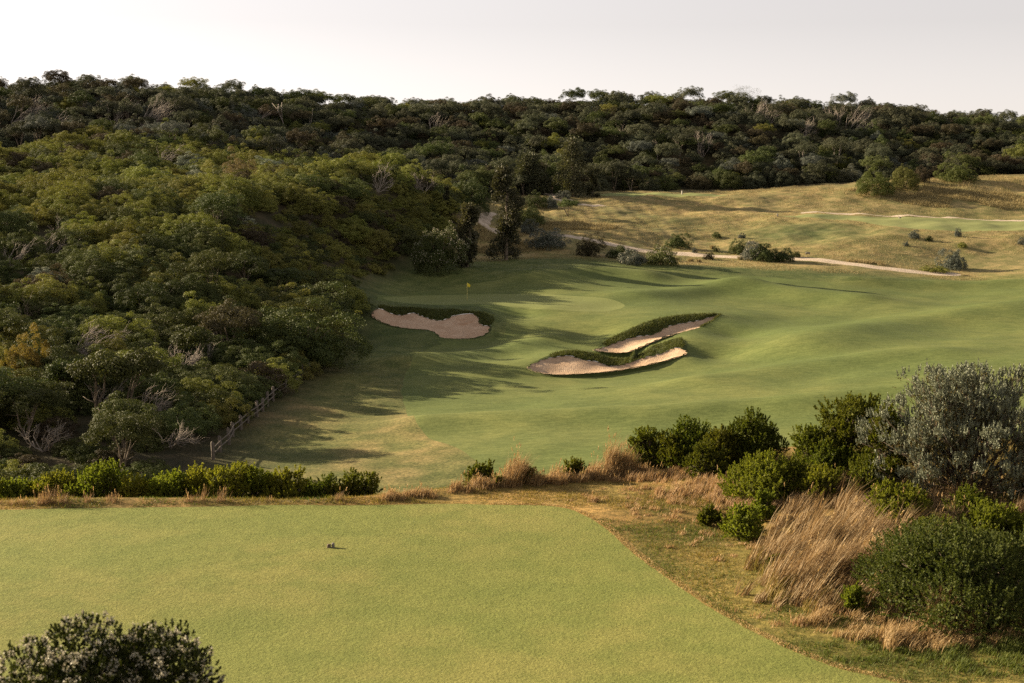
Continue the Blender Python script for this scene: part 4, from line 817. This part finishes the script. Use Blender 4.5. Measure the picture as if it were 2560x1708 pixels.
RB = [(1624, 1067, 1160, 105, 'leaf_hedge_dk', 'dark green shrub at the left end of the right-hand bank'), (1726, 1042, 1165, 135, 'leaf_hedge_dk', 'dark green shrub between two others on the bank crest'), (1876, 1018, 1160, 160, 'leaf_hedge_dk', 'tall bushy dark shrub with ochre tips on the bank crest'), (1766, 1103, 1190, 110, 'leaf_hedge_dk', 'low green shrub in front of the bank crest shrubs'),
      (2120, 984, 1190, 190, 'leaf_hedge_dk', 'tall dark pointed shrub beside the big silver bush'), (1920, 1128, 1245, 200, 'leaf_hedge', 'wide green shrub above the tall dry grass'), (2090, 1106, 1215, 160, 'leaf_hedge_dk', 'green shrub in front of the tall pointed one'), (2250, 1205, 1310, 176, 'leaf_hedge', 'bright yellow-green round shrub below the silver bush'),
      (1861, 1262, 1348, 96, 'leaf_hedge', 'small upright green shrub at the edge of the tall dry grass'), (1908, 1227, 1300, 62, 'leaf_hedge', 'small green shrub behind the upright one by the tall dry grass'), (1779, 1265, 1317, 44, 'leaf_hedge_dk', 'small dark ball shrub alone in the short dry grass'), (2487, 1256, 1345, 180, 'leaf_hedge', 'light green shrub above the dark matted bush'),
      (1680, 1078, 1170, 110, 'leaf_hedge_dk', 'dark shrub filling the gap between the first two bank shrubs'), (1800, 1062, 1172, 120, 'leaf_hedge_dk', 'dark shrub leaning on the tall one with ochre tips'), (2035, 1058, 1200, 120, 'leaf_hedge_dk', 'narrow dark shrub left of the tall pointed one'), (2200, 1010, 1215, 120, 'leaf_hedge_dk', 'dark shrub tucked against the big silver bush'),
      (1985, 1150, 1240, 130, 'leaf_hedge_dk', 'dark shrub behind the tall leaning grass'), (2165, 1140, 1240, 130, 'leaf_hedge_dk', 'dark shrub between the silver bush and the tall grass'), (2050, 1165, 1250, 120, 'leaf_hedge', 'green shrub half hidden by the tops of the tall grass'), (2430, 1215, 1300, 120, 'leaf_hedge_dk', 'dark shrub in the shade below the silver bush'), (2345, 1290, 1375, 150, 'leaf_hedge_dk', 'green shrub behind the matted bush'),
      (2127, 1462, 1530, 50, 'leaf_hedge', 'small bright shrub at the left foot of the matted bush'), (1942, 1388, 1428, 34, 'leaf_hedge_dk', 'little green shrub within the tall dry grass'), (1203, 1152, 1208, 78, 'leaf_hedge_dk', 'rounded dark shrub left of the pale grass tufts'), (1314, 1160, 1205, 46, 'leaf_hedge_dk', 'small dark shrub between two pale grass tufts'),
      (1441, 1146, 1195, 52, 'leaf_hedge_dk', 'small dark shrub right of the pale grass tufts'), (1250, 1193, 1214, 16, 'leaf_hedge_dk', 'tiny dark sprig shrub under the pale grass tufts'), (2560, 1180, 1250, 40, 'leaf_silver', 'small silver shrub below the big silver bush'), (1825, 1290, 1325, 40, 'leaf_hedge_dk', 'little dark shrub beside the small upright shrub')]
RBP = []
for i, (px, ty, by, wpx, mat, lb) in enumerate(RB):
    p = ground_at([px], [by], y1=60)[0]; 
    ey = edge_y(p[0] * 34 / p[1])
    if p[1] > ey + .6: yy = ey + .5; x = col_x(px, yy); p = np.array([x, yy, H(np.array([x]), np.array([yy]))[0]])
    h = max(.12, at(px, ty, p[1])[2] - p[2]); w = wpx / F * p[1] * 1.1; RBP.append(p)
    near_bush('green_shrub' if mat != 'leaf_silver' else 'silver_shrub', 940 + i, p, w, h, mat, lb, nspr=int(560 * max(.25, w * max(h, .5 * w))), sl=.15 if h > .4 else .08, k=26, ll=.045, nl=34 if w > .6 else 9)
# matted dark bush, bottom right
p = ground_at([2400], [1545])[0]; h = at(2400, 1300, p[1] + .6)[2] - p[2]
e = near_bush('matted_bush', 990, p + np.array([.2, .5, 0]), 4.0, h, 'juniper', 'large dark matted bush in front of the tall grass', nspr=6500, sl=.17, k=26, ll=.034, lw=.30, nl=80, up=.45, open_=.9)
# big silver bush
p = ground_at([2420], [1235], y1=60)[0]; r = np.random.default_rng(991); top = at(2400, 912, p[1])[2] - p[2]; wS = 480 / F * p[1]
silver = empty('silver_bush', p); tag(silver, 'large silver-leaved bush with bare brown branches on the right bank', 'shrub')
mb = MB(); tips = []; tdir = []
for k in range(105):
    u = rdir(1, r)[0]; u[2] = abs(u[2]) * .9 + .18; u = unit(u); e_ = u * np.array([wS * .58, wS * .5, top * .92]) * r.uniform(.85, 1.02); mid = e_ * np.array([.42, .42, .55]) + r.normal(size=3) * .07
    mb.tube([(r.normal() * .1, r.normal() * .1, -.1), mid * .5 + r.normal(size=3) * .04, mid, (mid + e_) / 2 + r.normal(size=3) * .06, e_], [.035, .028, .02, .013, .006], 5)
    for q in range(9):
        b0 = mid + (e_ - mid) * r.uniform(0, .95); d = unit(u + rdir(1, r)[0] * .75 + np.array([0, 0, .5])); L = r.uniform(.25, .6); b1 = b0 + d * L
        b1[2] = min(b1[2], top * .96 - .12); mb.tube([b0, (b0 + b1) / 2 + r.normal(size=3) * .03, b1], [.011, .008, .004], 3); tips.append(b1); tdir.append(d)
tips = np.array(tips); tdir = np.array(tdir); rr_ = np.linalg.norm(tips / np.array([wS * .58, wS * .5, top * .92]), axis=1); s_ = rr_ > .58
tp_ = np.repeat(tips[s_], 9, 0) + r.normal(size=(s_.sum() * 9, 3)) * np.array([.06, .06, .05]); td = np.repeat(tdir[s_], 9, 0) * .35 + np.array([0, 0, 1.]) + rdir(len(tp_), r) * .22
v, q = sprigs(tp_, td, .15 * r.uniform(.6, 1.3, len(tp_)), 20, .045, .28, r, .42); link('silver_foliage', mesh('silver_foliage', v, q, None, M['leaf_silver']), silver)
tb = np.repeat(tips, 5, 0) + r.normal(size=(len(tips) * 5, 3)) * .13 - np.array([0, 0, .12]); v, q = sprigs(tb, np.repeat(tdir, 5, 0) + rdir(len(tb), r) * .5, .10, 10, .032, .25, r, .8)
M['leaf_ochre'] = leaf_mat('ochre_inner_leaf', (.055, .045, .016), (.13, .10, .04), .25, .05); link('inner_foliage', mesh('inner_foliage', v, q, None, M['leaf_ochre']), silver); link('branches', mb.mesh('branches', M['bark'], True), silver)
# flowering bush, bottom left
Yb = 9.2; x = col_x(230, Yb); z = H(np.array([x]), np.array([Yb]))[0]; h = at(265, 1552, Yb)[2] - z
near_bush('flowering_bush', 995, (x, Yb, z), 1.85, h, 'leaf_flower', 'dark bush dotted with pale flower heads in the foreground below the tee', nspr=8500, sl=.045, k=18, ll=.018, lw=.4, nl=30, flowers=.24, up=.8)
# ------------------------------------------------------------------ grasses
UP = np.array([0, 0, 1.])
def scatter(fn, xs, ys, n, r):
    P = np.stack([r.uniform(*xs, n), r.uniform(*ys, n)], 1); P = P[fn(P[:, 0], P[:, 1])]; return np.column_stack([P, H(P[:, 0], P[:, 1]) - .005])
def grass_obj(name, label, P, D, L, Wd, bend, segs, mat, r, cat='grass', wind=0.):
    v, q, t = blades(P, D, L, Wd, bend, segs, r, wind); o = link(name, mesh(name, v, q, t, M[mat])); return tag(o, label, cat, kind='stuff')
r = np.random.default_rng(81)
def near_rough(x, y): return (y < edge_y(x) + 1.8) & (sdf_poly(x, y, TEE) > .02) & (x < .36 * y + .6) & (x > -.37 * y - .5)
P = scatter(near_rough, (-13, 15), (19.6, 40), 420000, r); n = len(P)
dryk = sstep(-.6, .7, wob(P[:, 0], P[:, 1], .7, 35) + .5 * wob(P[:, 0], P[:, 1], 2.2, 36) + (P[:, 1] - 27.5) * .22); isdry = r.random(n) < dryk
hs_n = .75 + .75 * np.clip(.7 * wob(P[:, 0], P[:, 1], 2.6, 37) + .5 * wob(P[:, 0], P[:, 1], 7., 38), -.8, 1.2)
for msk, nm, mat, lb in ((isdry, 'dry_turf', 'turfblade', 'short dry turf between the tee and the bank'), (~isdry, 'rough_turf', 'turfgreen', 'short green turf along the curved edge of the tee')):
    Q_ = P[msk]; d = UP + rdir(len(Q_), r) * .75; grass_obj(nm, lb, Q_, d, r.uniform(.04, .10, len(Q_)) * hs_n[msk], .007, .35, 1, mat, r)
# fringe of straw-coloured ends along the cut edge of the tee
def tee_edge(x, y): s = sdf_poly(x, y, TEE); return (s > -.01) & (s < .16) & (y < 31.9)
P = scatter(tee_edge, (-.5, 7.5), (19.6, 32), 260000, r); grass_obj('turf_fringe', 'straw-coloured fringe along the cut edge of the tee', P, UP + rdir(len(P), r) * .9, r.uniform(.02, .055, len(P)), .007, .4, 1, 'seed', r)
def patch(name, label, spots, mat, wd=.006, bend=.35, seeds=0, segs=3):
    A_, D_, L_ = [], [], []
    for px, py, rx_, ry_, n_, h0, h1, lean in spots:
        c = ground_at([px], [py], y1=60)[0]; m_ = max(3, n_ // 40); ka = r.uniform(0, 6.283, m_); kq = np.sqrt(r.random(m_)) * r.uniform(.8, 1.25, m_); ki = r.integers(m_, size=n_); q = kq[ki]; xx = c[0] + np.cos(ka[ki]) * q * rx_ + r.normal(size=n_) * .055; yy = c[1] + np.sin(ka[ki]) * q * ry_ + r.normal(size=n_) * .07; kh = r.uniform(.7, 1.25, m_)[ki]; q = np.clip(q, 0, 1)
        ok = (sdf_poly(xx, yy, TEE) > .25); xx, yy = xx[ok], yy[ok]; A_.append(np.column_stack([xx, yy, H(xx, yy) - .01])); D_.append(UP + rdir(len(xx), r) * .22 + np.array([lean, 0, 0])); L_.append(kh[ok] * r.uniform(h0, h1, len(xx)) * (1 - .15 * q[ok] ** 2) * (.75 + .4 * np.clip(wob(xx, yy, 5., 77), -1, 1)))
    P_, Dd, Ll = np.concatenate(A_), np.concatenate(D_), np.concatenate(L_)
    o = grass_obj(name, label, P_, Dd, Ll, wd, bend, segs, mat, r, wind=.6)
    if seeds and len(P_):
        s = np.where(r.random(len(P_)) < seeds)[0]; Ps = P_[s] ; Ds = unit(Dd[s]); La = Ll[s] * 1.18
        mb = MB(); v, q, t = blades(Ps, Ds, La, .0035, .05, 2, r); mb.add(v, q, t)
        k = 10; hp = np.repeat(Ps + Ds * La[:, None] * .97, k, 0) + np.repeat(Ds, k, 0) * r.uniform(-.05, .04, (len(s) * k, 1)); v, q = leaves(hp, np.repeat(Ds, k, 0) + rdir(len(hp), r) * .35, .04, .009, r); mb.add(v, q)
        o2 = link('seed_stems', mb.mesh('seed_stems', M['seed']), o); o2['kind'] = 'stuff'
patch('tall_grass', 'dense stand of tall leaning russet grass on the right bank',
      [(2000, 1430, .8, 1.7, 1500, .5, 1.15, .4), (2060, 1390, .9, 1.7, 1700, .5, 1.2, .45), (2110, 1440, .9, 1.4, 1300, .45, 1.1, .42), (1970, 1350, .6, 1.2, 900, .4, .9, .35), (2160, 1380, .9, 1.5, 1200, .5, 1.1, .42), (2080, 1310, 1.0, 1.2, 1000, .4, .95, .4), (1950, 1490, .6, .7, 500, .25, .75, .4), (2080, 1510, .8, .5, 500, .2, .6, .35)], 'straw_red', .008, .22, .003)
patch('leaning_straw', 'paler straws leaning through the russet grass stand', [(2010, 1430, .8, 1.4, 1500, .5, 1.05, .45), (2090, 1410, .8, 1.4, 1700, .55, 1.1, .5), (2150, 1350, .7, 1.2, 1000, .5, 1.0, .45)], 'straw', .0035, .25, .02)
patch('green_reeds', 'thin green rushes at the foot of the tall russet grass', [(1915, 1440, .3, .9, 350, .2, .5, .15), (1950, 1490, .35, .5, 350, .25, .55, .2), (2050, 1520, .5, .4, 300, .2, .45, .2)], 'turfblade', .0045, .3)
patch('seeding_grass', 'open seeding grass around the round yellow-green shrub', [(2200, 1310, .9, .8, 1500, .3, .75, .22), (2330, 1320, .8, .8, 1200, .3, .7, .2), (2360, 1260, 1.0, .8, 1400, .4, .75, .15), (2100, 1255, .8, .6, 1300, .35, .7, .2), (1990, 1270, .6, .6, 1100, .3, .6, .22), (2480, 1290, .8, .8, 900, .35, .6, .15)], 'straw_red', .0045, .3, .02)
patch('bank_grass', 'knee-high reddish dry grass between the bank shrubs', [(1640, 1190, 1.0, 1.0, 1300, .12, .36, .15), (1720, 1215, 1.3, 1.2, 1800, .10, .38, .18), (1810, 1235, 1.2, 1.2, 1700, .12, .42, .2), (1860, 1270, .9, 1.0, 1200, .12, .42, .22), (1880, 1180, .9, .7, 800, .2, .5, .15), (1700, 1270, 1.3, 1.1, 1300, .06, .2, .12), (1560, 1190, .9, .8, 1000, .12, .36, .1), (1560, 1240, 1.4, 1.0, 1000, .05, .14, .1), (1800, 1350, 1.2, 1.5, 900, .05, .15, .1), (1950, 1540, 1.0, .8, 700, .05, .18, .1)], 'straw', .0065, .3, .012)
TUFT = [(1150, 1226, .28, .25, 420, .12, .24), (1040, 1238, .4, .2, 500, .08, .18), (970, 1244, .4, .2, 500, .07, .16), (1285, 1208, .20, .22, 800, .3, .62), (1255, 1212, .2, .2, 500, .2, .4), (1340, 1210, .25, .25, 700, .2, .4), (1390, 1205, .3, .3, 800, .2, .38), (1440, 1200, .3, .3, 700, .18, .36), (1490, 1196, .25, .25, 800, .25, .5), (1528, 1190, .2, .22, 900, .4, .8), (1560, 1188, .22, .22, 800, .35, .7), (1210, 1218, .3, .2, 500, .12, .22), (1600, 1190, .3, .3, 700, .2, .4)]
patch('fringe_grass', 'pale dry grass along the crest beyond the tee', [(*t[:4], int(t[4] * 1.4), t[5] * 1.3, t[6] * 1.45, .1) for t in TUFT], 'straw', .005, .3, .03)
patch('pale_grass', 'bleached low grass in front of the matted bush', [(2200, 1585, .7, .6, 1300, .12, .36, .08), (2290, 1600, .8, .6, 1500, .14, .42, .08), (2390, 1595, .8, .6, 1500, .14, .46, .1), (2330, 1550, .9, .5, 1300, .2, .55, .12), (2500, 1580, .8, .7, 1100, .14, .42, .08), (2100, 1560, .6, .5, 600, .1, .3, .1)], 'straw', .006, .4)
patch('corner_grass', 'longer green grass at the foot of the bank', [(2450, 1650, .9, .8, 2500, .06, .2, .05), (2550, 1630, .8, .9, 2200, .08, .24, .05), (2300, 1660, 1.1, .7, 2000, .04, .13, 0), (2150, 1630, 1., .7, 1300, .04, .11, 0)], 'turfgreen', .006, .4)
patch('hedge_grass', 'thin dry stalks in front of the shrub row behind the tee', [(px_, 1262, .35, .3, 130 if px_ not in (130, 140, 500, 560) else 220, .12, .5 if px_ in (130, 140, 500, 560) else .3, .08) for px_ in (20, 75, 130, 140, 190, 260, 330, 400, 450, 500, 560, 620, 680, 740, 800, 860, 910)], 'straw_red', .004, .2, .05)
# single tussocks
def tussock(p, n_, h, label, lean=.2, mat='straw'):
    q = np.column_stack([r.normal(size=n_) * .06, r.normal(size=n_) * .06, np.zeros(n_)]); d = UP + rdir(n_, r) * .35 + np.array([lean, 0, 0]); v, qq, t = blades(q, d, r.uniform(.4, 1, n_) * h, .0055, .3, 3, r)
    o = link('grass_tussock', mesh('grass_tussock', v, qq, t, M[mat])); o.location = p; tag(o, label, 'grass tussock')
for px_, py_, n_, h_, lb, ln in ((2345, 1575, 520, .95, 'tall straw tussock growing up through the matted bush', .22), (2440, 1590, 260, .6, 'spiky dry tussock at the right foot of the matted bush', -.2), (2530, 1575, 160, .55, 'thin upright tussock beside the spiky one', .05), (1300, 1206, 420, .6, 'pale feathery tussock between small dark shrubs', .1), (1535, 1186, 420, .78, 'tallest pale tussock on the crest beyond the tee', .12)):
    tussock(ground_at([px_], [py_], y1=60)[0], n_, h_, lb, ln)
for px_, py_, h_ in ((1850, 650, .55), (1727, 654, .5), (1747, 656, .5), (1690, 652, .5), (1470, 640, .6), (1780, 622, .6)):
    c = ground_at([px_], [py_])[0]; n_ = 160; q = np.column_stack([r.normal(size=n_) * .16, r.normal(size=n_) * .16, np.zeros(n_)]); v, qq, t = blades(q, UP + rdir(n_, r) * .5, r.uniform(.5, 1, n_) * h_ * 1.6, .03, .3, 2, r)
    o = link('grass_tussock', mesh('grass_tussock', v, qq, t, M['farstraw'])); o.location = c; tag(o, 'straw-coloured tussock beside the lower gravel path', 'grass tussock', 'tussocks along the lower path')
# meadow grass on the far dry slopes
def meadow(x, y):
    ok = (x > edge_x(y) + 2) & (x < .37 * y + 3)
    for Pp, w_ in PATHS: ok &= sdf_line(x, y, Pp, w_) > .3
    for G_ in FARG: ok &= sdf_poly(x, y, G_) > .6
    ok &= y > 216 + 2 * wob(x, y, .2, 71); ok &= (y > 240) | (x < col_x(2400, 230))
    return ok & (wob(x, y, .3, 72) + .5 * wob(x, y, 1.1, 73) > -.35)
P = scatter(meadow, (-20, 122), (213, 322), 170000, r); bank = np.exp(-(((P[:, 0] - col_x(2480, 308)) / 26) ** 2 + ((P[:, 1] - 307) / 9) ** 2)); cut_ = np.exp(-(((P[:, 0] - col_x(2030, 255)) / 13) ** 2 + ((P[:, 1] - 256) / 11) ** 2)); P = P[cut_ < .45]; bank = bank[cut_ < .45]
grass_obj('meadow_grass', 'dry golden meadow grass over the far slopes', P, UP + rdir(len(P), r) * .5, r.uniform(.12, .34, len(P)) * (1 + 2.6 * bank), .03, .35, 1, 'farstraw', r)
for px_, py_, rx_, ry_, n_ in ((1420, 565, 9, 6, 5000), (1300, 620, 9, 4, 4000), (1240, 585, 5, 6, 2500), (2250, 480, 12, 5, 5000), (2450, 500, 18, 7, 14000), (2480, 660, 8, 4, 3000), (2150, 660, 4, 3, 1500)):
    c = ground_at([px_], [py_])[0]; a = r.uniform(0, 6.283, n_); q = np.sqrt(r.random(n_)); xx = c[0] + np.cos(a) * q * rx_; yy = c[1] + np.sin(a) * q * ry_; ok = (xx < .37 * yy + 3) & meadow(xx, yy); xx, yy = xx[ok], yy[ok]
    grass_obj('meadow_grass', 'taller clump of golden grass on the far slopes', np.column_stack([xx, yy, H(xx, yy)]), UP + rdir(len(xx), r) * .4 + np.array([.15, 0, 0]), r.uniform(.4, .9, len(xx)), .03, .35, 2, 'farstraw', r)
# shaggy grass on the bunker banks
PB = []
for O, I in BANK:
    n_ = 14000; i = r.integers(len(O), size=n_); t = r.random(n_) ** .8; j = (i + 1) % len(O); s = r.random(n_)[:, None]; o_ = O[i] * (1 - s) + O[j] * s; q = I[i] * (1 - s) + I[j] * s
    P = o_ * (1 - t[:, None]) + q * t[:, None]; P[:, 2] = o_[:, 2] + (q[:, 2] - o_[:, 2]) * t ** 1.5; w_ = np.linalg.norm(o_ - q, axis=1); PB.append(P[(o_[:, 2] - q[:, 2] > .10)])
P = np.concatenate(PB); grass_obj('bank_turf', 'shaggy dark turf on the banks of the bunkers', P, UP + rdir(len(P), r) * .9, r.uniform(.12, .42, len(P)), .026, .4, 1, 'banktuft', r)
